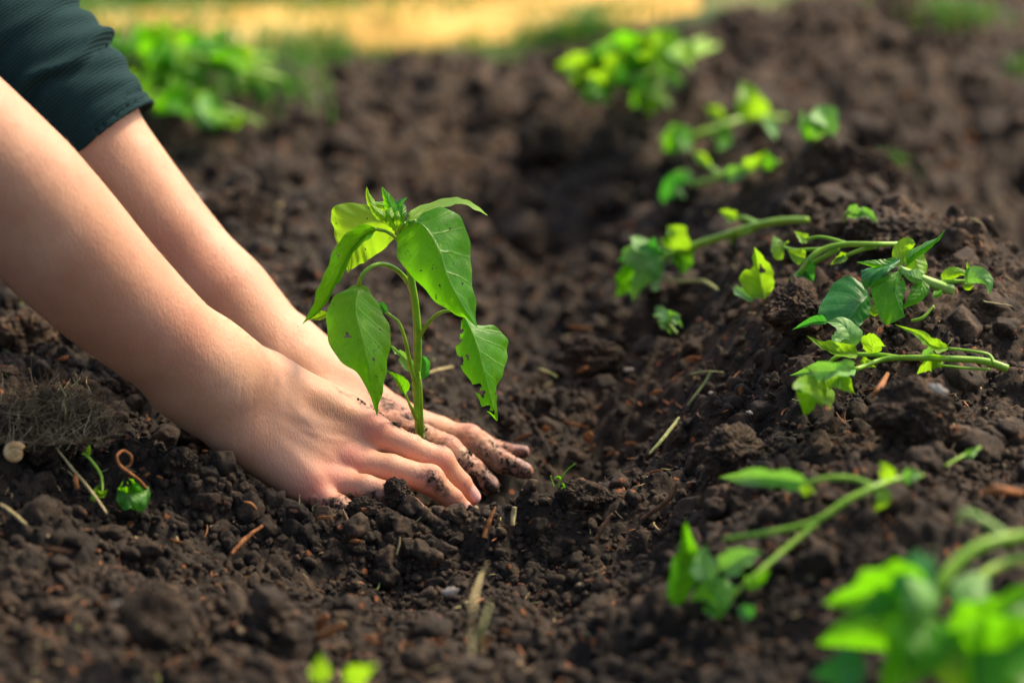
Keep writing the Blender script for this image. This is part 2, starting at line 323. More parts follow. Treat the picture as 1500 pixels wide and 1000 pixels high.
# ------------------------------------------------------------------ implicit surfaces (person)
class Field:
    def __init__(s, ax, ay, az, far=.05):
        s.a = (ax, ay, az); s.F = np.full((len(ax), len(ay), len(az)), far, np.float32); s.far = far
    def box(s, lo, hi):
        r = []
        for q in range(3):
            i = max(int(np.searchsorted(s.a[q], lo[q]))-1, 0); j = min(int(np.searchsorted(s.a[q], hi[q]))+1, len(s.a[q]))
            r.append((i, max(j, i)))
        return r
    def cap(s, A, B, ra, rb=None, k=.006):
        rb = ra if rb is None else rb; A = np.asarray(A, np.float32); B = np.asarray(B, np.float32); m = s.far+k*0+.002
        mr = max(ra, rb)+min(m, .02+k)
        bx = s.box(np.minimum(A, B)-mr, np.maximum(A, B)+mr)
        if any(j <= i for i, j in bx): return
        X = s.a[0][bx[0][0]:bx[0][1]].astype(np.float32)[:, None, None]-A[0]; Y = s.a[1][bx[1][0]:bx[1][1]].astype(np.float32)[None, :, None]-A[1]; Z = s.a[2][bx[2][0]:bx[2][1]].astype(np.float32)[None, None, :]-A[2]
        D = B-A; L = float((D*D).sum())+1e-12
        t = np.clip((X*D[0]+Y*D[1]+Z*D[2])/L, 0, 1)
        d = np.sqrt((X-t*D[0])**2+(Y-t*D[1])**2+(Z-t*D[2])**2) - (ra+(rb-ra)*t)
        sl = s.F[bx[0][0]:bx[0][1], bx[1][0]:bx[1][1], bx[2][0]:bx[2][1]]
        h = np.maximum(k-np.abs(sl-d), 0)/k
        sl[...] = np.minimum(sl, d) - h*h*k*.25
    def chain(s, pts, k=.004):
        for (a, ra), (b, rb) in zip(pts[:-1], pts[1:]): s.cap(a, b, ra, rb, k)
    def smooth(s, pts, k=.02, n=28):
        p = np.array([np.append(a, r) for a, r in pts]); p = np.vstack([2*p[0]-p[1], p, 2*p[-1]-p[-2]]); m = len(p)-3
        q = [];
        for t in np.linspace(0, m-1e-9, n):
            i = int(t); f = t-i; a, b, c, d = p[i:i+4]; q.append(.5*(2*b+(c-a)*f+(2*a-5*b+4*c-d)*f*f+(3*b-a-3*c+d)*f**3))
        for u, v in zip(q[:-1], q[1:]): s.cap(u[:3], v[:3], u[3], v[3], k)
    def ell(s, C, rad, k=.006, carve=False):
        C = np.asarray(C, float); rad = np.asarray(rad, float)
        bx = s.box(C-rad-.03, C+rad+.03)
        if any(j <= i for i, j in bx): return
        X = (s.a[0][bx[0][0]:bx[0][1]][:, None, None]-C[0])/rad[0]; Y = (s.a[1][bx[1][0]:bx[1][1]][None, :, None]-C[1])/rad[1]; Z = (s.a[2][bx[2][0]:bx[2][1]][None, None, :]-C[2])/rad[2]
        q = np.sqrt(X*X+Y*Y+Z*Z); d = ((q-1)*rad.min()).astype(np.float32)
        sl = s.F[bx[0][0]:bx[0][1], bx[1][0]:bx[1][1], bx[2][0]:bx[2][1]]
        if carve:
            d = -d; h = np.maximum(k-np.abs(sl-d), 0)/k; sl[...] = np.maximum(sl, d) + h*h*k*.25
        else:
            h = np.maximum(k-np.abs(sl-d), 0)/k; sl[...] = np.minimum(sl, d) - h*h*k*.25
    def merge(s, o, k=.006):
        h = np.maximum(k-np.abs(s.F-o.F), 0)/k; s.F = np.minimum(s.F, o.F) - h*h*k*.25
    def mesh(s):
        F = s.F; ax, ay, az = s.a; S = F < 0
        c = [S[i:S.shape[0]-1+i, j:S.shape[1]-1+j, k:S.shape[2]-1+k] for i in (0, 1) for j in (0, 1) for k in (0, 1)]
        al = c[0].copy(); an = c[0].copy()
        for q in c[1:]: al &= q; an |= q
        act = an & ~al; I, J, K = np.nonzero(act)
        ids = np.full(act.shape, -1, np.int32); ids[I, J, K] = np.arange(len(I))
        cor = np.array([(i, j, k) for i in (0, 1) for j in (0, 1) for k in (0, 1)])
        f = np.stack([F[I+a, J+b, K+g] for a, b, g in cor], 1)
        acc = np.zeros((len(I), 3)); cnt = np.zeros(len(I))
        for a in range(8):
            for b in range(a+1, 8):
                if np.abs(cor[a]-cor[b]).sum() != 1: continue
                m = (f[:, a] < 0) != (f[:, b] < 0); t = np.where(m, f[:, a]/(f[:, a]-f[:, b]+1e-20), 0)
                acc += m[:, None]*(cor[a]+t[:, None]*(cor[b]-cor[a])); cnt += m
        acc /= cnt[:, None]
        V = np.stack([ax[I]+acc[:, 0]*(ax[I+1]-ax[I]), ay[J]+acc[:, 1]*(ay[J+1]-ay[J]), az[K]+acc[:, 2]*(az[K+1]-az[K])], 1)
        Q = []
        for d in range(3):
            n = list(S.shape); A = [slice(1, -1)]*3; B = [slice(1, -1)]*3; A[d] = slice(0, -1); B[d] = slice(1, None)
            s0 = S[tuple(A)]; s1 = S[tuple(B)]; x, y, z = np.nonzero(s0 != s1); flip = s0[x, y, z]
            base = np.stack([x, y, z], 1)+1; base[:, d] -= 1
            e1, e2 = [(1, 2), (2, 0), (0, 1)][d]; q = []
            for o1, o2 in ((-1, -1), (0, -1), (0, 0), (-1, 0)):
                p = base.copy(); p[:, e1] += o1; p[:, e2] += o2; q.append(ids[p[:, 0], p[:, 1], p[:, 2]])
            q = np.stack(q, 1); q[~flip] = q[~flip][:, ::-1]; Q.append(q)
        Q = np.concatenate(Q); Q = Q[(Q >= 0).all(1)]
        return V, Q
def vnormals(V, Q):
    n = np.cross(V[Q[:, 2]]-V[Q[:, 0]], V[Q[:, 3]]-V[Q[:, 1]]); N = np.zeros_like(V)
    for q in range(4):
        for c in range(3): N[:, c] += np.bincount(Q[:, q], n[:, c], len(V))
    return N/(np.linalg.norm(N, axis=1, keepdims=True)+1e-12)
def relax(V, Q, it=2, f=.5):
    for _ in range(it):
        S = np.zeros_like(V); C = np.zeros(len(V))
        for a, b in ((0, 1), (1, 2), (2, 3), (3, 0)):
            for u, w in ((a, b), (b, a)):
                for c in range(3): S[:, c] += np.bincount(Q[:, u], V[Q[:, w], c], len(V))
                C += np.bincount(Q[:, u], minlength=len(V))
        V = V*(1-f) + f*S/np.maximum(C, 1)[:, None]
    return V
def segdist(V, A, B):
    D = B-A; t = np.clip(((V-A)@D)/(D@D), 0, 1); return np.linalg.norm(V-A-t[:, None]*D, axis=1), t

# right (near) hand, left (far) hand: joints as photo pixel + depth, radius in photo pixels
RH = dict(
 index=[((548,633,-.014),23),((600,656,-.016),21),((644,677,-.014),21),((674,708,-.012),17),((691,728,-.010),13.5)],
 middle=[((513,679,-.032),24),((572,686,-.036),21.5),((629,703,-.036),20.5),((663,731,-.030),16),((685,752,-.026),13)],
 ring=[((484,708,-.047),23),((535,715,-.055),20.5),((580,728,-.058),19.5),((615,755,-.052),16),((632,772,-.048),13)],
 little=[((458,726,-.060),20),((495,742,-.070),18),((522,760,-.074),17),((545,785,-.070),14),((555,798,-.068),12)],
 thumb=[((440,590,.004),27),((520,640,.014),22),((578,680,.016),20),((620,706,.012),15)])
LH = dict(
 index=[((592,623,.060),22),((642,633,.058),21),((686,645,.054),21.5),((733,675,.050),17),((770,690,.045),12)],
 middle=[((585,608,.082),21),((645,630,.084),20),((698,651,.085),19),((742,663,.082),14),((767,661,.078),9)],
 ring=[((575,602,.103),21),((640,632,.108),19),((690,665,.110),17),((730,690,.108),13)],
 little=[((560,600,.125),19),((610,640,.130),16),((640,670,.132),14),((665,690,.130),11)],
 thumb=[((478,596,.068),28),((590,630,.045),23),((655,659,.030),22),((692,690,.024),19),((719,712,.020),13)])
def joints(chain): return [(P(*p), R(r, p[2])) for p, r in chain]
SHR = np.array([-.48, -.14, .42]); SHL = np.array([-.50, .20, .44])
DIRTY = []
def build_person():
    ax = axis_pts(-1.22, .11, .00115, -.30, .082, 1.07); ay = axis_pts(-.33, .40, .00125, -.105, .15, 1.08); az = axis_pts(-.10, .74, .00115, -.062, .235, 1.07)
    body = Field(ax, ay, az)
    # ---- right forearm: two bones side by side give the flattened section
    def fore(E, W1, W2, mids, k=.03):
        pass
    el = P(57,318,-.10)
    body.smooth([(SHR, .054), (P(-71,189,-.112), R(100,-.11)), (el, R(99,-.1)), (P(147,413,-.085), R(90,-.09)), (P(233,490,-.068), R(77,-.07)), (P(318,556,-.043), R(64,-.045))], .004, 44)
    body.cap(P(300,532,-.036), P(384,566,-.020), R(50,-.04), R(43,-.02), .03)
    body.cap(P(290,560,-.052), P(352,622,-.046), R(50,-.05), R(42,-.045), .03)
    body.ell(P(352,640,-.058), (R(20),R(20),R(20)), .02)              # ulna head
    jr = {k: joints(v) for k, v in RH.items()}
    w1 = P(385,562,-.018); w2 = P(354,622,-.044); wm = P(372,592,-.034)
    body.cap(w1, jr["index"][0][0], R(40), R(24), .014); body.cap(wm, jr["middle"][0][0], R(40), R(24), .012)
    body.cap(wm, jr["ring"][0][0], R(40), R(23), .012); body.cap(w2, jr["little"][0][0], R(38), R(20), .014)
    body.cap(P(395,558,-.008), P(536,604,.004), R(33), R(19), .014)
    body.cap(P(378,655,-.052), P(446,708,-.060), R(34), R(24), .014)
    body.cap(P(440,640,-.022), P(520,655,-.018), R(34), R(24), .012)
    for n in ("index", "middle", "ring"):                               # knuckle bumps
        c, r = jr[n][0]; body.ell(c+np.array([-.001,-.0042,.0032]), (r*.74,)*3, .006)
    # ---- left arm
    el2 = P(60,110,.18)
    body.smooth([(SHL, .052), (el2, R(82,.18)), (P(138,212,.168), R(75,.165)), (P(209,299,.155), R(68,.155)), (P(264,360,.142), R(61,.14)), (P(318,416,.13), R(55,.13)), (P(412,508,.112), R(44,.11))], .004, 44)
    body.cap(P(330,440,.115), P(400,535,.092), R(48,.13), R(40,.09), .03)
    jl = {k: joints(v) for k, v in LH.items()}
    v1 = P(425,515,.108); v2 = P(432,545,.088)
    body.cap(v1, jl["index"][0][0], R(42,.1), R(22,.06), .012); body.cap(v1, jl["middle"][0][0], R(42,.1), R(21,.08), .012)
    body.cap(v1, jl["ring"][0][0], R(38,.1), R(21,.1), .012); body.cap(v1, jl["little"][0][0], R(36,.12), R(19,.12), .012)
    body.cap(v2, jl["thumb"][0][0], R(38,.09), R(28,.07), .016)
    body.cap(jl["thumb"][0][0], P(585,615,.055), R(26,.07), R(14,.055), .014)
    for jj, order in ((jr, ("index","middle","ring","little","thumb")), (jl, ("index","middle","ring","little","thumb"))):
        fin = Field(ax, ay, az)
        for n in order: 
            one = Field(ax, ay, az) if False else fin
            ch = jj[n]; 
            one.chain(ch, .0022)
            for q in (2,):                                             # middle joint swells a little
                if n != "thumb": c, r = ch[q]; one.ell(c+np.array([0,0,.0008]), (r*1.04,)*3, .004)
        body.merge(fin, .0065)
        if True:
            cr = 0
    # ---- torso, neck, head (outside the frame)
    body.cap((-.58,-.02,.42),(-.58,.10,.43), .085, .085, .06); body.cap((-.60,.03,.42),(-.97,.03,.24), .105, .12, .06)
    body.cap((-.56,.03,.43), SHR, .06, .052, .05); body.cap((-.56,.03,.43), SHL, .06, .052, .05)
    body.cap((-.54,.03,.45),(-.46,.03,.51), .050, .046, .03)
    H = np.array([-.405,.03,.56]); body.ell(H, (.088,.074,.100), .03); body.ell(H+[.03,0,-.055], (.052,.052,.06), .03)
    for s in (-1, 1):
        body.ell(H+[.070,s*.030,.012], (.016,.017,.012), .012, True); body.ell(H+[-.005,s*.076,-.005], (.020,.009,.030), .006)
        body.ell(H+[.068,s*.030,.030], (.012,.022,.007), .008)
    body.cap(H+[.080,0,.010], H+[.104,0,-.026], .007, .012, .010)
    body.cap(H+[.078,-.014,-.056], H+[.078,.014,-.056], .007, .007, .006); body.cap(H+[.074,-.012,-.066], H+[.074,.012,-.066], .008, .008, .006)
    body.ell(H+[.068,0,-.092], (.018,.02,.016), .014)
    V, Q = body.mesh(); V = relax(V, Q, 2, .5)
    N = vnormals(V, Q)
    # ---- attributes and fine relief
    red = np.zeros(len(V)); dirt = np.zeros(len(V)); nail = np.zeros(len(V)); disp = np.zeros(len(V)); tip = np.zeros(len(V))
    near = (V[:, 0] > -.30) & (V[:, 2] < .3); idx = np.nonzero(near)[0]; v = V[idx]; nn = N[idx]
    dd = np.zeros(len(v)); rr = np.zeros(len(v)); di = np.zeros(len(v)); nl = np.zeros(len(v))
    for jj, which in ((jr, 'r'), (jl, 'l')):
        for n, ch in jj.items():
            if which == 'r' and n == 'thumb': continue
            for q, (c, r) in enumerate(ch[1:-1], 1):
                if n == 'thumb' and q == 1: pass
                if q not in (2, 3): continue
                ax_ = ch[q+1][0]-ch[q-1][0]; ax_ = ax_/np.linalg.norm(ax_)
                d = np.linalg.norm(v-c, axis=1); s = (v-c)@ax_
                up = np.clip(nn@np.array([.1,-.35,.93]), 0, 1) if which == 'l' else np.clip(nn@np.array([.1,-.75,.65]), 0, 1)
                w = np.exp(-(s/(r*.55))**2)*(d < r*1.6)*up
                dd += -w*.00032*(.5+.5*np.cos(s/.0021*2*math.pi+1.2*vn3(v[:,0]*300, v[:,1]*300, v[:,2]*300, 3))) + w*.0003
                rr = np.maximum(rr, .55*np.exp(-(s/(r*.9))**2)*(d < r*1.7)*up)
            # fingertips redder
            c, r = ch[-1]; d = np.linalg.norm(v-c, axis=1); rr = np.maximum(rr, .7*np.clip(1-d/.022, 0, 1))
            if q >= 0:
                # nail: a flat raised plate on the upper side of the last joint
                a = ch[-2][0]; t = ch[-1][0]; axn = (t-a)/np.linalg.norm(t-a)
                upv = np.array([.25,-.15,.95]) if which == 'l' else np.array([.3,-.6,.75]); upv = upv-axn*(upv@axn); upv /= np.linalg.norm(upv); sd = np.cross(axn, upv)
                rel = v-(a*.25+t*.75); L = rel@axn; S = rel@sd; U = rel@upv; hw = ch[-1][1]*.80; hl = .0065
                ins = np.clip((1-((np.abs(S)/hw)**3+(np.abs(L-.0015)/hl)**3))*3, 0, 1)*(U > 0)
                nl = np.maximum(nl, ins); dd += .0003*ins - .00035*np.exp(-((np.abs(S)/hw)**3+(np.abs(L-.0015)/hl)**3-1)**2/.03)*(U > 0)*(np.abs(L) < .012)*(np.abs(S) < hw*1.5)
        for n in ("index","middle","ring","little"):
            c, r = jj[n][0]; d = np.linalg.norm(v-c-np.array([0,-.006,.006]), axis=1); rr = np.maximum(rr, (.9 if which=='r' else .6)*np.exp(-(d/.0115)**2))
            wr = wm if which == 'r' else v1
            A = wr*.25+c*.75; ds, t = segdist(v, wr*.55+c*.45, c); outw = np.clip(nn@(np.array([0,-.7,.7])), 0, 1)
            line = np.linalg.norm(np.cross(v-wr, (c-wr)/np.linalg.norm(c-wr)) , axis=1)
    # tendons and soft veins on the back of the near hand
    for A, B, w_, h_ in ((P(400,600,-.055),P(540,640,-.035),.0035,.0007),(P(400,615,-.06),P(505,684,-.05),.0035,.0008),(P(395,630,-.065),P(478,712,-.065),.0035,.0006),
                         (P(420,585,-.05),P(470,640,-.055),.0022,.0006),(P(470,640,-.055),P(520,648,-.045),.002,.0005),(P(435,625,-.058),P(470,640,-.055),.002,.0005)):
        # distance measured across the line of sight so that the ridge sits on the visible skin
        vd = (A+B)/2-CAM; vd /= np.linalg.norm(vd); va = v-A; va = va-np.outer(va@vd, vd); D = B-A; D = D-vd*(D@vd); t = np.clip(va@D/(D@D), 0, 1)
        ds = np.linalg.norm(va-t[:, None]*D, axis=1); dd += 1.15*h_*np.exp(-(ds/w_)**2)*np.sin(math.pi*np.clip(t, .02, .98))*np.clip(-nn@vd, 0, 1)
    # knuckle skin of the near hand, wrist folds
    for (a, b) in (((366,528,-.03),(352,650,-.05)),((384,530,-.02),(372,640,-.05))):
        vd = np.array([0,1,-.27]); A = P(*a); B = P(*b); D = B-A; D /= np.linalg.norm(D); va = v-A; cr = np.cross(D, vd); cr /= np.linalg.norm(cr); s = va@cr
        dd -= .00018*np.exp(-(s/.0012)**2)*(v[:, 1] < .03)
    sk = vn3(v[:, 0]*22, v[:, 1]*22, v[:, 2]*22, 5)*2; rr = np.clip(rr + .28*sk + .06 + .30*np.clip(1-np.linalg.norm(v-P(500,680,-.04), axis=1)/.075, 0, 1), 0, 1)
    # dirt, by where each finger dug
    def dirtseg(A, B, r, amt):
        ds, t = segdist(v, A, B); return amt*np.clip(1.35-ds/r, 0, 1)
    jm = lambda a, b, t: a+(b-a)*t
    L = jl; Rr = jr
    for (A, B, r, am) in ((L['thumb'][1][0], L['thumb'][-1][0], .019, .80), (L['thumb'][2][0], L['thumb'][-1][0], .016, .60), (L['index'][2][0], L['index'][-1][0], .015, .62), (L['index'][2][0]+[0,0,.006], L['index'][3][0], .010, .35),
                          (L['middle'][2][0]+[0,0,-.004], L['middle'][-1][0], .013, .6), (P(560,590,.06), P(610,625,.04), .016, .55), (P(470,540,.05), P(500,562,.03), .007, .75),
                          (P(508,566,-.01), P(570,606,-.002), .010, .52), (P(570,612,-.008), P(640,655,-.006), .012, .70), (P(622,682,-.052), P(664,722,-.048), .012, .80),
                          (P(640,700,-.05), P(690,745,-.03), .010, .35), (P(655,690,-.03), P(695,735,-.02), .007, .3), (P(660,640,.03), P(680,640,.03), .010, .4)):
        di = np.maximum(di, dirtseg(A, B, r, am))
    # soil clings where skin goes into the ground
    gz = macro(v[:, 0], v[:, 1]); di = np.maximum(di, .60*np.clip(1-(v[:, 2]-gz+.001)/.006, 0, 1)*(v[:, 0] > -.14))
    nz = fbm3(v[:, 0]*260, v[:, 1]*260, v[:, 2]*260, 3, 9); di_amt = np.clip(di, 0, 1)
    dd += .0004*np.clip((di_amt+nz*1.0-.62)*4, 0, 1)*(1+nz)
    dd += .00012*fbm3(v[:, 0]*150, v[:, 1]*150, v[:, 2]*150, 2, 29)
    disp[idx] = dd; red[idx] = rr; dirt[idx] = di_amt; nail[idx] = nl; DIRTY.append((v[(di_amt > .5) & (v[:, 2] > gz+.004)], nn[(di_amt > .5) & (v[:, 2] > gz+.004)]))
    oth = np.nonzero(~near)[0]; red[oth] = .15
    V = V + N*disp[:, None]
    b = NB("skin"); p = b.geo()
    m1 = b.noise(p, 45, 4); m2 = b.noise(p, 620, 3); m3 = b.noise(p, 14, 3)
    base = b.mix(b.ramp(m3, [(.35, 0.0), (.65, 1.0)]), (.55, .280, .158), (.66, .375, .235))
    base = b.mix(b.math('MULTIPLY', b.attr("red"), .9), base, (.53, .150, .105))
    base = b.mix(b.math('MULTIPLY', b.ramp(m1, [(.42, 0.0), (.7, 1.0)]), .4), base, (.47, .21, .13))
    base = b.mix(b.math('MULTIPLY', b.ramp(m2, [(.50, 0.0), (.70, 1.0)]), .30), base, (.45, .22, .15))
    nl = b.attr("nail"); base = b.mix(b.math('MULTIPLY', nl, .7), base, (.78, .50, .46))
    dn = b.noise(p, 120, 6, .66, .9); dn2 = b.noise(p, 600, 4, .7)
    d0 = b.math('ADD', b.attr("dirt"), b.math('MULTIPLY', b.math('SUBTRACT', dn, .5), 1.7))
    d0 = b.math('ADD', d0, b.math('MULTIPLY', b.math('SUBTRACT', dn2, .5), .7))
    stain = b.ramp(d0, [(.30, 0.0), (.62, .75)]); thick = b.ramp(d0, [(.66, 0.0), (.76, 1.0)])
    thick = b.math('MULTIPLY', thick, b.math('SUBTRACT', 1.0, b.math('MULTIPLY', nl, .7))); base = b.mix(stain, base, (.13, .070, .048)); base = b.mix(thick, base, (.022, .016, .013))
    vor = b.n("ShaderNodeTexVoronoi"); b.l(p, vor.inputs["Vector"]); vor.inputs["Scale"].default_value = 900; vor.feature = 'DISTANCE_TO_EDGE'
    # creases of skin running across the limb
    mp = b.n("ShaderNodeMapping"); mp.inputs["Rotation"].default_value = (0, math.radians(-42), 0); mp.inputs["Scale"].default_value = (1.0, .5, .35); b.l(p, mp.inputs["Vector"])
    wv = b.noise(mp.outputs[0], 900, 3, .6)
    nrm = b.bump(vor.outputs["Distance"], .4, .0005); nrm = b.bump(wv, .6, .0007, nrm); nrm = b.bump(m2, .14, .0006, nrm)
    nrm = b.bump(b.math('MULTIPLY', thick, b.math('ADD', dn2, .5)), .8, .0010, nrm)
    rough = b.math('ADD', b.math('MULTIPLY', thick, .40), b.math('SUBTRACT', .50, b.math('MULTIPLY', nl, .18)))
    sh = b.prin(base, rough, nrm, .35)
    b.val(sh.inputs["Subsurface Weight"], b.math('MULTIPLY', b.math('SUBTRACT', 1.0, thick), .35)); sh.inputs["Subsurface Radius"].default_value = (1.0, .35, .18); sh.inputs["Subsurface Scale"].default_value = .0035
    skin = b.done(sh)
    root = empty("person", (-.9, .03, 0))
    tag(root, "kneeling person in a dark green sweater pressing soil round the pepper plant with bare hands", "person")
    bo = mesh_obj("body", V, Q, skin, root, attrs={"red": red, "dirt": dirt, "nail": nail})
    rg = np.random.default_rng(5); hv = []; hf = []; cand = np.nonzero((V[:, 0] > -.36) & (V[:, 0] < -.07) & (V[:, 2] > .03) & (V[:, 2] < .24))[0]
    for q in rg.choice(cand, 1500):
        pq, nq = V[q], N[q]; arm = np.array([.66, .0, -.75]); d0 = arm*.8+nq*.55+rg.normal(size=3)*.15; d0 /= np.linalg.norm(d0); L_ = rg.uniform(.003, .008); sd = np.cross(d0, nq); sd /= np.linalg.norm(sd)+1e-6; o_ = len(hv)
        for k in range(4):
            t = k/3; m = pq+d0*L_*t-nq*L_*.35*t*t; ww = .00007*(1-.85*t); hv += [m+sd*ww, m-sd*ww*.5+nq*ww, m-sd*ww*.5-nq*ww]
        for k in range(3):
            for j in range(3): hf.append((o_+3*k+j, o_+3*k+(j+1) % 3, o_+3*k+3+(j+1) % 3, o_+3*k+3+j))
    hb = NB("fine_arm_hair"); tag(mesh_obj("arm_hair", np.array(hv), np.array(hf), hb.done(hb.prin((.30, .17, .08), .5)), root), kind="stuff")
    # ---- sweater: the near sleeve is pushed above the elbow, the far one to mid forearm
    sx = axis_pts(-1.22, .02, .0017, -.34, -.19, 1.06); sy = axis_pts(-.33, .42, .0017, .08, .27, 1.07); sz = axis_pts(.0, .66, .0017, .14, .30, 1.06)
    sw = Field(sx, sy, sz, .06); C0 = P(158,208,.170); A0 = C0-el2; A0 /= np.linalg.norm(A0)
    sw.cap(SHL, el2, .062, .048, .03); sw.cap(el2, C0+A0*.02, .0485, .0418, .03)
    sw.cap(SHR, SHR*.45+el*.55, .066, .060, .03)
    sw.cap((-.58,-.02,.42),(-.58,.10,.43), .098, .098, .06); sw.cap((-.60,.03,.42),(-.99,.03,.23), .12, .135, .06)
    sw.cap((-.56,.03,.43), SHR, .075, .066, .05); sw.cap((-.56,.03,.43), SHL, .075, .066, .05); sw.cap((-.55,.03,.445),(-.51,.03,.475), .062, .056, .02)
    GX, GY_, GZ = sx[:, None, None], sy[None, :, None], sz[None, None, :]
    # hem plane follows the photo's slanting cuff
    hl = P(112,236,.15); hr = P(203,163,.16); hd = hr-hl; hd /= np.linalg.norm(hd); hn = np.cross(hd, np.array([0,1.,-.27])); hn /= np.linalg.norm(hn)
    if hn@A0 < 0: hn = -hn
    s = (GX-hl[0])*hn[0]+(GY_-hl[1])*hn[1]+(GZ-hl[2])*hn[2]
    # soft folds round the sleeve
    t = -s; rp = GX*23+GY_*9+GZ*17
    fold = .0050*np.exp(-((t-.055-.004*np.sin(rp*3))/.0045)**2) - .0040*np.exp(-((t-.048-.004*np.sin(rp*3))/.004)**2) + .0034*np.exp(-((t-.093)/.006)**2) - .0018*np.exp(-((t-.085)/.005)**2)
    fold = fold + .0008*np.sin(t*900)*np.exp(-(t/.02)**2) + .0010*np.sin(t*330+2*np.sin(rp*2))*np.clip(t/.02, 0, 1)
    sleeve = (GY_ > .07) & (GX < .0)
    sw.F = sw.F - np.where(sleeve & (t < .30), fold, 0).astype(np.float32)
    sw.F = np.where(sleeve & (GX > -.42), np.maximum(sw.F, s.astype(np.float32)), sw.F)
    inner = Field(sx, sy, sz, .06); inner.cap(SHL*.12+el2*.88, el2, .0440, .0440, .02); inner.cap(el2, C0+A0*.05, .0445, .0388, .02); inner.cap(SHR*.52+el*.48, el, .0525, .052, .02)
    sw.F = np.maximum(sw.F, -inner.F)
    pr = (GX-(SHR*.45+el*.55)[0])*(el-SHR)[0]+(GY_-(SHR*.45+el*.55)[1])*(el-SHR)[1]+(GZ-(SHR*.45+el*.55)[2])*(el-SHR)[2]
    sw.F = np.where((GY_ < -.06) & (GX > -.50), np.maximum(sw.F, (pr*4).astype(np.float32)), sw.F)
    V2, Q2 = sw.mesh(); V2 = relax(V2, Q2, 1, .5)
    tt = -((V2-hl)@hn); 
    side = np.cross(A0, np.array([0,1.,0])); side /= np.linalg.norm(side); o2 = np.cross(A0, side); ang = np.arctan2((V2-el2)@o2, (V2-el2)@side)
    b = NB("knit_wool"); p = b.geo(); th = b.attr("along"); an = b.attr("around")
    ribs = b.math('SINE', b.math('MULTIPLY', b.math('ADD', th, b.math('MULTIPLY', b.noise(p, 35, 2), .002)), 2*math.pi/.0023))
    wale = b.math('SINE', b.math('MULTIPLY', an, 170.0))
    kn = b.math('MULTIPLY', ribs, b.math('ADD', b.math('MULTIPLY', wale, .35), .75)); nz_ = b.noise(p, 900, 3)
    c = b.mix(b.ramp(kn, [(0.0, 0.0), (1.0, 1.0)]), (.008, .024, .026), (.028, .056, .059)); c = b.mix(b.math('MULTIPLY', nz_, .35), c, (.03, .09, .092))
    n = b.bump(kn, .55, .0006); n = b.bump(nz_, .4, .0006, n)
    wool = b.done(b.prin(c, .95, n, .1))
    mesh_obj("sweater", V2, Q2, wool, root, attrs={"along": tt, "around": ang})
    # ---- trousers, shoes and hair, outside the frame
    lx = np.arange(-1.30, -.50, .008); ly = np.arange(-.30, .36, .008); lz = np.arange(-.06, .44, .008)
    tr = Field(lx, ly, lz, .06)
    tr.cap((-.98,-.05,.23),(-.98,.11,.23), .135, .135, .05)
    for s_ in (-1, 1):
        y = .03+s_*.11; tr.cap((-.98,y,.20),(-.70,y+.02*s_,.075), .095, .068, .04); tr.cap((-.70,y+.02*s_,.070),(-1.12,y,.055), .066, .050, .02)
    V3, Q3 = tr.mesh(); b = NB("denim"); mesh_obj("trousers", V3, Q3, b.done(b.prin((.03,.045,.08), .9, b.bump(b.noise(b.geo(), 900, 2), .3, .001), .2)), root)
    for s_ in (-1, 1):
        f = Field(np.arange(-1.36,-1.02,.006), np.arange(-.35,.42,.006), np.arange(-.04,.16,.006), .05); y = .03+s_*.11
        f.cap((-1.15,y,.05),(-1.27,y,.035), .046, .040, .02); f.cap((-1.27,y,.03),(-1.31,y,.02), .040, .030, .02)
        v_, q_ = f.mesh(); b = NB("rubber_boot"); mesh_obj("shoe", v_, q_, b.done(b.prin((.02,.03,.02), .5)), root)
    f = Field(np.arange(-.58,-.28,.004), np.arange(-.08,.14,.004), np.arange(.42,.70,.004), .05)
    f.ell(H+[-.012,0,.018], (.092,.083,.098), .02); f.ell(H+[.09,0,-.05], (.07,.10,.075), .015, True); f.cap(H+[-.08,0,.03], H+[-.125,0,.0], .034, .020, .02)
    v_, q_ = f.mesh(); v_ = v_ + vnormals(v_, q_)*(.0015*np.sin(v_[:, 1:2]*700+v_[:, 0:1]*90))
    b = NB("brown_hair"); mesh_obj("hair", v_, q_, b.done(b.prin((.06,.03,.015), .45, b.bump(b.noise(b.geo(), 300, 3), .4, .002))), root)
    return root, V, N
PERSON = build_person()
# ------------------------------------------------------------------ crumbs and clods
def icosphere(n):
    t = (1+5**.5)/2
    V = np.array([(-1,t,0),(1,t,0),(-1,-t,0),(1,-t,0),(0,-1,t),(0,1,t),(0,-1,-t),(0,1,-t),(t,0,-1),(t,0,1),(-t,0,-1),(-t,0,1)], float)
    F = np.array([(0,11,5),(0,5,1),(0,1,7),(0,7,10),(0,10,11),(1,5,9),(5,11,4),(11,10,2),(10,7,6),(7,1,8),(3,9,4),(3,4,2),(3,2,6),(3,6,8),(3,8,9),(4,9,5),(2,4,11),(6,2,10),(8,6,7),(9,8,1)])
    V /= np.linalg.norm(V, axis=1, keepdims=True)
    for _ in range(n):
        E = np.concatenate([F[:, [0, 1]], F[:, [1, 2]], F[:, [2, 0]]]); E.sort(1); U, inv = np.unique(E, axis=0, return_inverse=True); inv = inv.ravel()
        M = V[U].mean(1); M /= np.linalg.norm(M, axis=1, keepdims=True); a, b, c = (inv[:len(F)], inv[len(F):2*len(F)], inv[2*len(F):]); o = len(V); a = a+o; b = b+o; c = c+o
        V = np.concatenate([V, M]); F = np.concatenate([np.stack([F[:, 0], a, c], 1), np.stack([F[:, 1], b, a], 1), np.stack([F[:, 2], c, b], 1), np.stack([a, b, c], 1)])
    return V, F
RNG = np.random.default_rng(7)
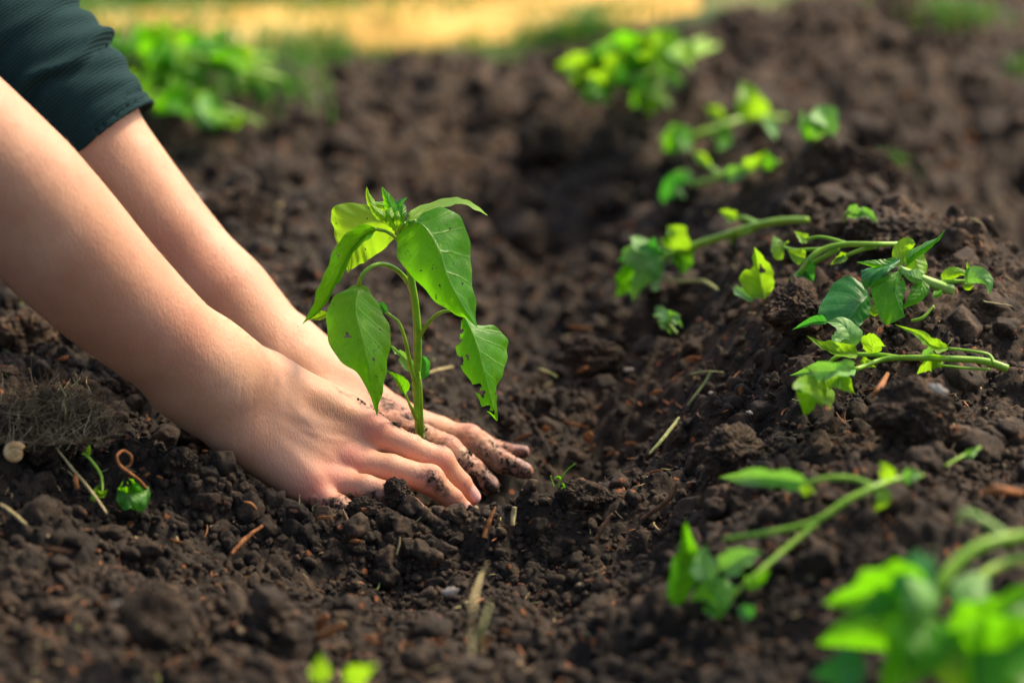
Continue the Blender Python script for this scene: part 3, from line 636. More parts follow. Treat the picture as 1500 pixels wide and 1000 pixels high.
def lump(level, seed, rough=.45):
    V, F = icosphere(level); s = seed*13.7
    d = 1 + rough*fbm3(V[:, 0]*1.6+s, V[:, 1]*1.6+s, V[:, 2]*1.6, 4, seed)
    r = np.random.default_rng(seed)
    for _ in range(5):                                   # a few broken facets
        n = r.normal(size=3); n /= np.linalg.norm(n); k = r.uniform(.62, .9); q = V@n; d = np.where(q*d > k, k/np.maximum(q, .2), d)
    return V*d[:, None], F
def rotm(r):
    q = r.normal(size=4); q /= np.linalg.norm(q); w, x, y, z = q
    return np.array([[1-2*(y*y+z*z), 2*(x*y-z*w), 2*(x*z+y*w)], [2*(x*y+z*w), 1-2*(x*x+z*z), 2*(y*z-x*w)], [2*(x*z-y*w), 2*(y*z+x*w), 1-2*(x*x+y*y)]])
def scatter(name, sets, mat):
    VV = []; FF = []; AA = []; off = 0
    for level, n, (x0, x1, y0, y1), r0, r1, pw, sink in sets:
        kinds = [lump(level, s) for s in range(9)]
        y = RNG.uniform(y0, y1, n); wid = np.clip((y-CAM[1])/1.9, .75, 2.2); x = .06+RNG.uniform(x0, x1, n)*wid
        clump = fbm2(x*14, y*14, 2, 88); keep = (soilness(x, y) > .7) & (clump > -.35+.5*RNG.uniform(0, 1, n)-.15)
        x = x[keep]; y = y[keep]; r = r0*(r1/r0)**(RNG.uniform(0, 1, len(x))**pw); z = height(x, y)
        dr = dryness(x, y, z)*.8 + RNG.uniform(-.12, .30, len(x))
        for i in range(len(x)):
            V, F = kinds[RNG.integers(9)]; v = (V*RNG.uniform(.7, 1.15, 3))@rotm(RNG).T*r[i]
            VV.append(v+[x[i], y[i], z[i]+r[i]*sink]); FF.append(F+off); off += len(V); AA.append(np.full(len(V), dr[i]))
    V = np.concatenate(VV); F = np.concatenate(FF)
    return mesh_obj(name, V, F, mat, attrs={"dry": np.clip(np.concatenate(AA), 0, 1)})
o = scatter("soil_crumbs", [
    (1, 28000, (-.46,.50,-.40,.36), .0009, .0030, 1.5, .25),
    (2, 5000, (-.46,.50,-.42,.40), .0026, .0075, 1.9, .15),
    (3, 150, (.10,.46,-.34,.55), .009, .020, 1.6, -.2),
    (3, 150, (-.235,-.03,-.118,-.072), .0035, .0095, 1.5, .15), (2, 500, (-.26,.06,-.125,-.068), .002, .005, 1.5, .2),
    (1, 8500, (-.46,.50,.30,1.6), .0025, .0085, 2.0, .2),
    (3, 480, (-.46,.50,-.42,.45), .007, .0135, 1.8, -.1),
    (2, 1600, (-.48,.54,.40,1.6), .007, .026, 2.0, .0)], SOIL)
tag(o, kind="stuff")
def clinging():
    vv, nn = DIRTY[0]; kinds = [lump(1, s) for s in range(6)]; VV = []; FF = []; off = 0; r = np.random.default_rng(11); cx = fbm3(vv[:, 0]*120, vv[:, 1]*120, vv[:, 2]*120, 2, 9)
    good = np.nonzero(cx > .12)[0]
    for q in r.choice(good, min(420, len(good))):
        V, F = kinds[r.integers(6)]; s = .0004*(4.5**(r.random()**1.8)); VV.append((V*r.uniform(.6, 1.1, 3))@rotm(r).T*s+vv[q]+nn[q]*s*.3); FF.append(F+off); off += len(V)
    V = np.concatenate(VV); tag(mesh_obj("clinging_soil", V, np.concatenate(FF), SOIL, attrs={"dry": np.full(len(V), .05)}), kind="stuff")
clinging()
def clod(px, py, rpx, label, push=0, sq=(1, .9, .8), seed=1, Y=None, level=6, dry=.4, sink=-.25):
    c = G(px, py+rpx*.6, 0) if Y is None else P(px, py+rpx*.6, Y); r = R(rpx, c[1]); s = seed*7.3
    V, F = icosphere(level); N = V.copy()
    d = .95 + .75*fbm3(V[:, 0]*1.5+s, V[:, 1]*1.5+s, V[:, 2]*1.5, 4, seed)
    ce = 5.0                                             # crumbs stuck over the clod
    q = vn3(V[:, 0]*ce*2+s, V[:, 1]*ce*2, V[:, 2]*ce*2, 3); d += .20*np.sqrt(np.maximum(.5+q, 0)) + .12*fbm3(V[:, 0]*12+s, V[:, 1]*12, V[:, 2]*12, 4, 8)
    V = V*d[:, None]*np.array(sq)*r*.9
    V = V@np.array([[math.cos(s), -math.sin(s), 0], [math.sin(s), math.cos(s), 0], [0, 0, 1]]).T + c + np.array([0, 0, r*.75*sq[2]+sink*r*.3])
    o = mesh_obj("soil_clod", V, F, SOIL, attrs={"dry": np.clip(np.full(len(V), dry)+.3*fbm3(V[:,0]*40, V[:,1]*40, V[:,2]*40, 2, 3), 0, 1)}); recentre(o)
    return tag(o, label, "clod", "large clods of soil")
clod(583, 722, 26, "small dark clod in front of the middle finger of the nearer hand", Y=-.072, seed=2, sq=(1.2,.7,.75), dry=.15)
clod(535, 742, 20, "small dark clod touching the little finger of the nearer hand", Y=-.082, seed=3, sq=(1.3,.8,.8), dry=.2)
clod(1072, 655, 44, "smooth rounded clod left of the bent seedling with a forked tip", Y=-.135, seed=4, sq=(1.2,.9,.8), dry=.5)
clod(1165, 445, 42, "big dry clod with pale roots right of the single holed leaf", Y=.055, seed=5, sq=(1.1,.9,.9), dry=.75, sink=-.9)
clod(1335, 600, 50, "big clod below the lying seedling, with a pale patch added as its lit right side", Y=-.17, seed=6, sq=(1.1,.9,.85), dry=.45)
clod(228, 905, 48, "blurred round clod at the lower left edge of the bed", Y=-.40, seed=7, sq=(1.1,1,.9), dry=.3)
clod(262, 672, 26, "single clod on the rim just below the nearer wrist", Y=-.095, seed=8, dry=.3)
clod(868, 520, 36, "cracked clod in the middle of the hollow right of the pepper plant", Y=.22, seed=9, sq=(1.3,.9,.75), dry=.25)
clod(1310, 345, 60, "large crumbly clod on top of the ridge above the leafiest seedling", Y=.19, seed=10, sq=(1.3,.9,.7), dry=.6)
clod(1300, 420, 40, "clod supporting the stem end of the leafiest seedling", Y=.075, seed=11, sq=(1.3,.9,.6), dry=.55, sink=-1.2)
clod(1260, 255, 44, "pale dry clod at the crest of the ridge", Y=.50, seed=12, sq=(1.2,.9,.9), dry=.95)
clod(350, 320, 50, "pale brown blurred clod right of the farther forearm", Y=.55, seed=13, dry=.9)
clod(40, 495, 50, "grey dry clod under the elbow of the nearer arm", Y=.17, seed=14, sq=(1.2,.9,.8), dry=.8)
clod(850, 722, 28, "clod on the front rim right of the fingertips", Y=-.085, seed=15, sq=(1.4,.9,.75), dry=.4)
clod(425, 870, 22, "angular grey clod on the front slope below the nearer hand", Y=-.20, seed=16, sq=(1.3,.8,.7), dry=.35)
clod(800, 215, 44, "dark blurred clod in the furrow behind the pepper plant", Y=1.0, seed=17, dry=.5)
# ------------------------------------------------------------------ plants
def catmull(pts, n):
    p = np.array(pts, float); p = np.vstack([2*p[0]-p[1], p, 2*p[-1]-p[-2]]); m = len(p)-3
    t = np.linspace(0, m-1e-9, n); i = t.astype(int); f = (t-i)[:, None]
    a, b, c, d = p[i], p[i+1], p[i+2], p[i+3]
    return .5*(2*b + (c-a)*f + (2*a-5*b+4*c-d)*f*f + (3*b-a-3*c+d)*f**3)
def tube_mesh(pts, rad, n=None, seg=12, groove=0.0, closed=True):
    n = n or max(10, len(pts)*8); C = catmull(pts, n); r = np.interp(np.linspace(0, 1, n), np.linspace(0, 1, len(rad)), rad)
    T = np.gradient(C, axis=0); T /= np.linalg.norm(T, axis=1, keepdims=True)+1e-12
    u = np.cross(T[0], [0, 1, 0.2]); u /= np.linalg.norm(u)+1e-9; V = []
    for i in range(n):
        u = u-T[i]*(u@T[i]); u /= np.linalg.norm(u)+1e-9; w = np.cross(T[i], u); a = np.linspace(0, 2*math.pi, seg, endpoint=False)
        rr = r[i]*(1+groove*np.cos(a*5))
        V.append(C[i]+rr[:, None]*(np.cos(a)[:, None]*u+np.sin(a)[:, None]*w))
    V = np.concatenate(V); F = []
    i, j = np.meshgrid(np.arange(n-1), np.arange(seg), indexing='ij'); i = i.ravel(); j = j.ravel(); k = (j+1) % seg
    F = np.stack([i*seg+j, i*seg+k, (i+1)*seg+k, (i+1)*seg+j], 1)
    c0 = len(V); V = np.vstack([V, C[0], C[-1]]); jj = np.arange(seg); kk = (jj+1) % seg
    F = np.vstack([F, np.stack([np.full(seg, c0), kk, jj, jj], 1)[:, [0, 1, 2, 2]]*1, np.stack([np.full(seg, c0+1), (n-1)*seg+jj, (n-1)*seg+kk, (n-1)*seg+kk], 1)])
    return V, F
def fix_tris(V, F):
    return V, F
def tube(name, pts, rad, mat, parent, **kw):
    V, F = tube_mesh(pts, rad, **kw); cap = F[:, 2] == F[:, 3]
    me = bpy.data.meshes.new(name); fs = F[~cap].tolist()+F[cap][:, :3].tolist(); me.from_pydata(V.tolist(), [], fs)
    me.polygons.foreach_set("use_smooth", [True]*len(fs)); me.materials.append(mat)
    o = bpy.data.objects.new(name, me); COL.objects.link(o)
    if parent: o.parent = parent; o.location = -Vector(parent.location) if parent.parent is None else (0, 0, 0)
    return o
def leaf_material(name, c_dark, c_light, vein, trans, rough=.33, tr=.5, dots=.6, vd=.0007):
    b = NB(name); uv = b.n("ShaderNodeTexCoord").outputs["UV"]; s = b.n("ShaderNodeSeparateXYZ"); b.l(uv, s.inputs[0]); u, v = s.outputs[0], s.outputs[1]
    p = b.geo(); av = b.math('ABSOLUTE', b.math('SUBTRACT', v, .5)); av = b.math('MULTIPLY', av, 2.0)
    wig = b.math('MULTIPLY', b.math('SUBTRACT', b.noise(p, 120, 2), .5), .05)
    mid = b.math('SUBTRACT', 1.0, b.math('SMOOTH_MIN', 1.0, b.math('DIVIDE', av, b.math('MULTIPLY_ADD', u, -.035, .065)), .1), clamp=True)
    ph = b.math('ADD', b.math('SUBTRACT', b.math('MULTIPLY', u, 6.5), b.math('MULTIPLY', b.math('POWER', av, .8), 1.5)), b.math('MULTIPLY', wig, 4))
    fr = b.math('ABSOLUTE', b.math('SUBTRACT', b.math('FRACT', ph), .5))
    lat = b.math('MULTIPLY', b.math('SUBTRACT', 1.0, b.math('MULTIPLY', fr, 14.0), clamp=True), b.math('SUBTRACT', 1.0, b.math('MULTIPLY', av, .55)))
    vn = b.math('MAXIMUM', mid, b.math('MULTIPLY', lat, .55))
    n1 = b.noise(p, 60, 4); n2 = b.noise(p, 500, 3)
    c = b.mix(b.ramp(n1, [(.35, 0.0), (.65, 1.0)]), c_dark, c_light); c = b.mix(b.math('MULTIPLY', n2, .3), c, tuple(x*.6 for x in c_dark))
    c = b.mix(b.math('MULTIPLY', vn, .75), c, vein)
    mot = b.ramp(b.noise(p, 150, 4, .65, .8), [(.54, 0.0), (.66, 1.0)]); c = b.mix(b.math('MULTIPLY', mot, .40), c, tuple(x*f for x, f in zip(vein, (1.0, .85, .4))))
    sn = b.noise(p, 380, 4, .7, 1.2); pat = b.ramp(b.noise(p, 55, 3), [(.40, 0.0), (.58, 1.0)]); spot = b.ramp(b.math('ADD', sn, b.math('MULTIPLY', b.math('SUBTRACT', pat, 1.0), .12)), [(.605, 0.0), (.635, 1.0)])
    pale = b.ramp(b.noise(p, 470, 3, .7), [(.70, 0.0), (.73, 1.0)]); c = b.mix(b.math('MULTIPLY', pale, .6), c, (.42, .50, .16))
    c = b.mix(b.math('MULTIPLY', spot, dots), c, (.02, .02, .008))
    cell = b.math('COSINE', b.math('MULTIPLY', fr, 6.28))
    hgt = b.math('ADD', b.math('MULTIPLY', cell, -.5), b.math('MULTIPLY', vn, -.8))
    n = b.bump(hgt, .55, vd); n = b.bump(b.noise(p, 260, 3), .45, .0008, n); n = b.bump(b.noise(p, 900, 3), .25, .0004, n)
    sh = b.prin(c, b.math('ADD', rough, b.math('MULTIPLY', n2, .18)), n, .42)
    tl = b.n("ShaderNodeBsdfTranslucent"); b.l(n, tl.inputs["Normal"]); b.l(b.mix(b.math('MULTIPLY', vn, .5), trans, tuple(min(x*1.15, 1) for x in vein)), tl.inputs[0])
    mx = b.n("ShaderNodeMixShader"); b.l(b.math('MULTIPLY', tr, b.math('SUBTRACT', 1.0, b.math('MULTIPLY', spot, dots))), mx.inputs[0]); b.l(sh.outputs[0], mx.inputs[1]); b.l(tl.outputs[0], mx.inputs[2])
    return b.done(mx)
LEAF = leaf_material("pepper_leaf", (.030, .20, .004), (.065, .33, .006), (.22, .50, .05), (.20, .62, .006), dots=.9, vd=.0012)
LEAF_PALE = leaf_material("pepper_leaf_pale", (.13, .34, .012), (.20, .43, .016), (.34, .55, .07), (.36, .68, .015))
LEAF_BLUE_SHEEN = leaf_material("pepper_leaf_blue_sheen", (.020, .16, .03), (.040, .25, .05), (.13, .40, .10), (.09, .48, .03), rough=.30, tr=.35)  # bluish sheen of the sky put into the leaf colour
LEAF_WILT = leaf_material("pepper_leaf_wilted", (.12, .34, .06), (.24, .48, .15), (.28, .52, .16), (.22, .55, .05), rough=.45, tr=.35, dots=.2)
def stem_material(name, a, c_):
    b = NB(name); p = b.geo(); n1 = b.noise(p, 90, 3); c = b.mix(b.ramp(n1, [(.35, 0.0), (.65, 1.0)]), a, c_)
    d = b.ramp(b.noise(p, 500, 3), [(.62, 0.0), (.72, 1.0)]); c = b.mix(b.math('MULTIPLY', d, .5), c, (.10, .12, .03))
    sh = b.prin(c, .4, b.bump(b.noise(p, 700, 2), .3, .0004), .4); sh.inputs["Subsurface Weight"].default_value = .25; sh.inputs["Subsurface Radius"].default_value = (.4, .8, .1); sh.inputs["Subsurface Scale"].default_value = .003
    return b.done(sh)
STEM = stem_material("pepper_stem", (.15, .34, .012), (.27, .47, .03))
STEM_PALE = stem_material("pepper_stem_pale", (.24, .42, .08), (.36, .55, .14))
def sheet(name, L, M, Rr, mat, parent, n=72, m=33, holes=(), wave=.0010, cup=0.0, seed=1, bites=()):
    """leaf blade lofted through its left edge, midrib and right edge, all 3-D points from base to tip"""
    a, c, b = catmull(L, n), catmull(M, n), catmull(Rr, n); v = np.linspace(-1, 1, m)
    wa = np.where(v < 0, -v, 0)**1.0; wb = np.where(v > 0, v, 0)**1.0
    G3 = c[:, None, :]*(1-wa-wb)[None, :, None] + a[:, None, :]*wa[None, :, None] + b[:, None, :]*wb[None, :, None]
    du = np.gradient(G3, axis=0); dv = np.gradient(G3, axis=1); N = np.cross(du, dv); N /= np.linalg.norm(N, axis=2, keepdims=True)+1e-9
    U = np.linspace(0, 1, n)[:, None]*np.ones((1, m)); Vv = np.ones((n, 1))*v[None, :]
    wd = np.linalg.norm(b-a, axis=1)[:, None]
    off = wave*(np.cos((U*6.5-np.abs(Vv)**.8*1.5)*2*math.pi)*.45*np.abs(Vv)**.5 + 1.3*vn2(U*5+seed*3.3, Vv*2+seed, seed)*np.abs(Vv) + .8*np.sin(U*17+seed+Vv*2)*np.abs(Vv)**3) + cup*wd*np.abs(Vv)**1.6
    off = off*np.clip(wd/.012, 0, 1)
    G3 = G3+N*off[:, :, None]; F = grid_faces(n, m); uv = np.stack([U.ravel(), Vv.ravel()*.5+.5], 1)
    if holes:
        ctr = uv[F].mean(1); k = np.ones(len(F), bool)
        for (hu, hv, ru, rv) in holes:
            an = np.arctan2((ctr[:, 1]-hv)/rv, (ctr[:, 0]-hu)/ru); k &= ((ctr[:, 0]-hu)/ru)**2+((ctr[:, 1]-hv)/rv)**2 > (1+.25*np.sin(an*3+seed))**2
        F = F[k]
    V = G3.reshape(-1, 3); used = np.unique(F); mp = np.full(len(V), -1); mp[used] = np.arange(len(used))
    return mesh_obj(name, V[used], mp[F], mat, parent, uv=uv[used])
def PP(lst): return [P(*q) for q in lst]
def prof(u, kind):
    if kind == 'pepper': return np.sin(math.pi*np.clip(u, 0, 1)**.66)**1.0*(1-.25*u)*1.2
    if kind == 'narrow': return np.sin(math.pi*u**.8)**.9
    if kind == 'round': return np.sqrt(np.maximum(1-(2*np.clip(u, .0, 1)-1)**2, 0))
def leafG(parent, pts, wl, wr, mat, kind='pepper', yl=0.004, yr=0.004, gnd=True, n=40, m=17, name="leaf", **kw):
    rs = np.random.default_rng(int(abs(pts[0][0]*7+pts[-1][1]*13))); kw.setdefault("wave", .0006)
    if gnd: kw.setdefault("cup", float(rs.choice([-1, 1])*rs.uniform(.08, .28))); yl = yl+rs.uniform(-.006, .010)*min(1, wl/12); yr = yr+rs.uniform(-.006, .010)*min(1, wr/12)
    jag = 1+.10*rs.normal(size=(2, 11))
    """leaf by its midrib in photo pixels (px,py,lift above ground or depth); wl, wr widths in px to either side"""
    W3 = np.array([(G(x, y, z) if gnd else P(x, y, z)) for x, y, z in pts]); c = catmull(W3, 11); pc = catmull([(x, y, 0) for x, y, z in pts], 11)
    T = np.gradient(pc, axis=0)[:, :2]; T /= np.linalg.norm(T, axis=1, keepdims=True)+1e-9; u = np.linspace(0, 1, 11); w = prof(u, kind); L = []; Rt = []
    for i in range(11):
        sc = (c[i, 1]-CAM[1])/.967/FPX; nx, nz = -T[i, 1], T[i, 0]
        side = np.array([nx, 0, 0]) - nz*UPV
        L.append(c[i]-side*wl*w[i]*sc*(jag[0, i] if gnd else 1)*(1.28 if gnd else 1) - FWD*yl*w[i]); Rt.append(c[i]+side*wr*w[i]*sc*(jag[1, i] if gnd else 1)*(1.28 if gnd else 1) - FWD*yr*w[i])
    return sheet(name, L, c, Rt, mat, parent, n=n, m=m, **kw)
def stemG(parent, pts, rad, mat=None, gnd=True, name="stem", **kw):
    W3 = [(G(x, y, z) if gnd else P(x, y, z)) for x, y, z in pts]; sc = (np.mean([w[1] for w in W3])-CAM[1])/.967/FPX
    return tube(name, W3, [r*.76*sc for r in rad], mat or STEM, parent, **kw)

# ---- the young pepper plant in the hole
def pepper():
    root = empty("pepper_plant", P(615, 645, .012)); tag(root, "upright young pepper plant with drooping chewed leaves between the two hands", "plant")
    st = tube("stem", PP([(617,668,.012),(616,645,.012),(614,622,.010),(612,590,.009),(610,560,.008),(612,525,.006),(612,488,.005),(609,450,.004),(605,423,.003),(601,400,.004),(592,365,.006),(584,338,.008),(578,325,.008)]),
              [R(6.6), R(6.4), R(6.2), R(6.0), R(5.8), R(5.6), R(5.3), R(5.0), R(4.6), R(4.0)], STEM, root, n=120, seg=20, groove=.07)
    tube("side_shoot", PP([(619,632,.006),(617,600,.002),(616,565,.001),(614,545,.004)]), [R(3.2), R(3), R(2.4), R(1.2)], STEM, root)
    def pet(lf, pts, r0=3.4, r1=2.6, mat=STEM): return tube("petiole", PP(pts), [R(r0*1.25), R(r0), R(r1), R(r1)], mat, lf, n=40, seg=12)
    # big right leaf
    lf = sheet("leaf", PP([(607,322,-.004),(596,326,-.008),(582,346,-.008),(582,367,-.012),(592,389,-.018),(610,412,-.023),(632,436,-.028),(657,452,-.031),(680,466,-.034),(698,479,-.036)]),
      PP([(608,323,-.008),(617,328,-.016),(628,340,-.021),(638,357,-.026),(647,377,-.030),(653,399,-.033),(663,421,-.036),(675,443,-.038),(686,461,-.038),(698,480,-.037)]),
      PP([(610,321,-.004),(622,311,-.006),(645,304,-.006),(668,310,-.006),(680,330,-.010),(687,362,-.014),(691,390,-.020),(693,421,-.026),(695,455,-.032),(699,480,-.036)]), LEAF, root, n=110, m=61, wave=.0016, seed=3,
      holes=((.37,.80,.009,.018),(.62,.30,.008,.016),(.5,.16,.008,.016),(.70,.72,.009,.020),(.55,.66,.007,.014),(.30,.66,.006,.012)))
    pet(lf, [(592,345,.006),(594,333,.002),(600,325,-.004),(609,324,-.009)])
    # narrow leaf behind it pointing right
    lf = sheet("leaf", PP([(593,326,.006),(600,313,.012),(614,301,.022),(639,293,.03),(664,289,.03),(680,291,.026),(697,301,.018),(714,315,.010)]),
      PP([(595,326,.002),(605,318,.006),(620,311,.012),(641,301,.018),(664,295,.02),(681,296,.018),(697,304,.012),(714,315,.009)]),
      PP([(597,327,.000),(612,324,.000),(626,314,.002),(645,305,.006),(664,301,.008),(680,300,.008),(697,307,.008),(714,316,.008)]), LEAF_PALE, root, wave=.0006, seed=4)
    pet(lf, [(586,338,.008),(589,332,.006),(594,327,.003)])
    # left hanging leaf in front of the hand
    lf = sheet("leaf", PP([(523,416,-0.018),(510,420,-0.020),(492,432,-0.022),(480,453,-0.026),(477,478,-0.030),(482,504,-0.034),(499,527,-0.039),(523,547,-0.042),(540,575,-0.044),(552,608,-0.042)]),
      PP([(525,418,-0.018),(523,430,-0.025),(521,445,-0.031),(522,462,-0.035),(527,482,-0.039),(533,503,-0.042),(539,530,-0.045),(545,560,-0.045),(549,583,-0.044),(552,608,-0.042)]),
      PP([(527,416,-0.018),(540,425,-0.018),(554,443,-0.018),(564,466,-0.020),(570,490,-0.025),(571,512,-0.030),(568,540,-0.035),(562,562,-0.038),(557,587,-0.041),(553,608,-0.042)]), LEAF, root, n=100, m=51, wave=.0014, seed=5,
      holes=((.50,.30,.020,.045),(.64,.66,.012,.03),(.30,.62,.006,.012),(.42,.86,.008,.015)))
    pet(lf, [(605,430,.003),(598,414,0.015),(582,396,0.004),(562,387,-0.006),(545,390,-0.014),(531,402,-0.018),(525,418,-0.018)], 3.6, 3.2)
    # folded long leaf pointing to the lower left
    lf = sheet("leaf", PP([(550,334,-.014),(533,328,-.026),(514,336,-.034),(499,354,-.042),(485,379,-.050),(474,404,-.056),(466,425,-.058),(458,447,-.058),(443,474,-.054)]),
      PP([(551,336,-.012),(538,340,-.014),(522,354,-.020),(510,371,-.028),(499,394,-.036),(491,413,-.042),(480,434,-.047),(467,454,-.051),(443,474,-.054)]),
      PP([(552,337,-.012),(545,344,-.020),(530,357,-.030),(518,374,-.037),(506,395,-.043),(496,415,-.047),(483,437,-.051),(468,455,-.053),(443,475,-.054)]), LEAF, root, wave=.0010, seed=6, n=90, m=41,
      holes=((.45,.20,.012,.03),(.68,.95,.05,.10)))
    pet(lf, [(584,352,.007),(577,346,-.002),(565,339,-.008),(552,336,-.012)], 2.8, 2.4)
    # round leaf behind, upper left; its pale colour stands for backlight
    lf = sheet("leaf", PP([(577,333,.012),(562,313,.026),(543,300,.036),(514,296,.040),(494,301,.040),(485,316,.040),(486,332,.038),(494,352,.034),(509,399,.026)]),
      PP([(576,335,.012),(560,326,.020),(545,324,.025),(531,328,.028),(521,338,.028),(516,352,.027),(513,366,.026),(511,382,.026),(509,399,.026)]),
      PP([(578,337,.012),(578,346,.014),(571,357,.018),(560,367,.024),(548,375,.028),(538,381,.030),(529,386,.030),(518,394,.028),(509,400,.026)]), LEAF_PALE, root, wave=.0014, seed=7, n=90, m=45,
      holes=((.52,.60,.022,.05),(.55,.82,.01,.02),(.30,.42,.01,.02)))
    pet(lf, [(586,342,.008),(582,338,.010),(576,335,.012)])
    # chewed leaf on the right
    lf = sheet("leaf", PP([(678,464,-.016),(676,474,-.018),(673,488,-.018),(668,507,-.020),(676,533,-.024),(689,560,-.028),(700,582,-.031),(712,600,-.033),(727,616,-.034)]),
      PP([(680,464,-.016),(686,474,-.021),(693,490,-.026),(700,510,-.030),(706,533,-.033),(712,556,-.035),(718,580,-.036),(723,598,-.036),(728,616,-.034)]),
      PP([(682,464,-.016),(698,475,-.014),(725,481,-.010),(744,498,-.010),(744,517,-.014),(738,540,-.020),(731,563,-.026),(728,585,-.031),(729,616,-.034)]), LEAF, root, wave=.0014, seed=8, n=110, m=55,
      holes=((.22,.04,.028,.10),(.33,.03,.030,.09),(.45,.22,.020,.032),(.47,.04,.03,.07),(.67,.10,.035,.17),(.72,.22,.03,.14),(.80,.97,.022,.16),(.86,.12,.03,.22),(.91,.35,.02,.2)))
    pet(lf, [(613,497,.005),(619,485,.002),(630,470,-.004),(645,458,-.010),(662,455,-.014),(674,459,-.016),(680,464,-.016)], 3.0, 2.2)
    # lower left petiole with a small leaf end
    lf = leafG(root, [(567,459,-.004),(560,449,-.002),(554,446,.0)], 5, 6, LEAF_BLUE_SHEEN, 'round', gnd=False)
    pet(lf, [(608,560,.006),(600,530,.000),(594,500,-.004),(585,474,-.006),(575,464,-.006),(563,456,-.004)], 3.0, 2.2)
    lf = leafG(root, [(603,545,.012),(596,528,.018),(584,516,.022),(570,504,.024)], 9, 7, LEAF_WILT, 'pepper', gnd=False, holes=((.6,.1,.08,.2),(.75,.9,.06,.2)), seed=2)
    lf = leafG(root, [(617,556,.018),(623,545,.020),(624,532,.022),(619,521,.022)], 9, 6, LEAF_BLUE_SHEEN, 'round', gnd=False)
    lf = leafG(root, [(593,577,-.010),(588,565,-.012),(580,554,-.012),(566,542,-.012)], 4, 11, LEAF, 'pepper', gnd=False)
    pet(lf, [(609,612,.004),(604,600,-.002),(598,588,-.008),(593,576,-.010)], 3.0, 1.8)
    # crown of small leaves
    cr = [([(576,326,.004),(566,303,.0),(548,300,.0),(540,288,.002),(537,273,.004)], 7, 6, LEAF_PALE), ([(577,330,.002),(574,310,-.004),(568,292,-.003),(559,273,.0)], 9, 9, LEAF),
          ([(578,326,.012),(580,305,.016),(586,296,.016),(597,289,.014)], 5, 5, LEAF_BLUE_SHEEN), ([(576,332,-.004),(562,318,-.012),(550,308,-.012),(541,296,-.008)], 8, 7, LEAF_PALE),
          ([(580,336,-.004),(574,322,-.012),(570,312,-.010),(573,303,-.004)], 9, 9, LEAF_PALE), ([(583,334,.0),(588,316,-.002),(590,304,.002),(590,298,.006)], 6, 6, LEAF), ([(590,332,.004),(596,325,.006),(600,318,.008),(597,312,.010)], 4, 3, LEAF_BLUE_SHEEN),
          ([(582,338,.000),(579,326,-.010),(581,316,-.012),(584,308,-.006)], 7, 7, LEAF_PALE)]
    for i, (pt, a, b_, mt) in enumerate(cr): leafG(root, pt, a, b_, mt, 'narrow', yl=-.004, yr=-.004, gnd=False, seed=i+3, n=36, m=15)
    leafG(root, [(480,458,-.02),(468,464,-.022),(450,468,-.024)], 5, 6, LEAF_PALE, 'pepper', gnd=False)
    # soil smear at the foot of the stem
    return root
pepper()
# ------------------------------------------------------------------ uprooted seedlings lying on the bed
def seedling(label, stems, leaves, group="uprooted pepper seedlings lying on the bed", name="pepper_seedling", at=None):
    p0 = at or stems[0][0][0]; root = empty(name, G(p0[0], p0[1], 0)); tag(root, label, "seedling", group)
    for k, st in enumerate(stems):
        pts, rad = st[0], st[1]; mt = st[2] if len(st) > 2 else STEM
        stemG(root, pts, rad, mt, name="stem" if k == 0 else "branch", seg=12)
    for k, lf in enumerate(leaves):
        pts, wl, wr, mt = lf[:4]; kw = dict(lf[4]) if len(lf) > 4 else {}; kind = kw.pop("kind", "pepper")
        leafG(root, pts, wl, wr, mt, kind, seed=k*3+int(p0[0]) % 17, **kw)
    return root
PL, WI, BL, GR, SP = LEAF_PALE, LEAF_WILT, LEAF_BLUE_SHEEN, LEAF, STEM_PALE
seedling("blurred seedling with one pointed leaf standing up, behind the leafless clod of the ridge".replace("leafless clod of the ridge", "forked far seedling"),
  [([(1152,172,.006),(1100,172,.012),(1050,188,.014),(1000,204,.014),(975,212,.012)], [4,7,7,6,4])],
  [([(1104,172,.014),(1097,148,.035),(1085,118,.05)],17,17,PL),([(1015,198,.014),(992,206,.022),(968,222,.012)],13,13,GR),([(1060,178,.014),(1048,166,.02),(1032,156,.024)],8,8,PL),([(1000,205,.01),(985,200,.02),(965,205,.02)],10,10,WI),([(1120,172,.01),(1132,190,.008),(1136,205,.004)],8,8,WI),([(1050,188,.01),(1060,205,.006),(1050,222,.004)],10,9,GR)])
seedling("short blurred seedling scrap, two upright leaves with the right one pale",
  [([(1190,212,.004),(1192,202,.012),(1190,192,.02)], [4,4,3])],
  [([(1186,205,.008),(1178,190,.02),(1175,158,.035)],10,10,GR),([(1196,206,.008),(1200,185,.03),(1210,172,.03),(1222,200,.012)],13,12,WI,{"kind":"round"})])
seedling("blurred forked seedling on the far slope of the ridge, curling leaf at its left end",
  [([(1140,238,.006),(1105,240,.012),(1060,258,.014),(1010,272,.014),(985,276,.012)], [5,6,6,6,4]), ([(1058,258,.014),(1042,246,.02),(1030,236,.02)],[5,4,3])],
  [([(1008,272,.014),(985,274,.024),(968,298,.008)],15,14,BL),([(1040,244,.018),(1028,232,.026),(1014,222,.028)],7,7,PL),([(1090,245,.014),(1108,236,.022),(1126,220,.026)],8,9,PL),([(1108,240,.01),(1124,238,.012),(1142,240,.010)],7,8,GR),([(1060,258,.012),(1085,252,.02),(1100,250,.018)],8,8,WI),([(1010,270,.012),(996,258,.02),(980,258,.02)],8,8,WI)])
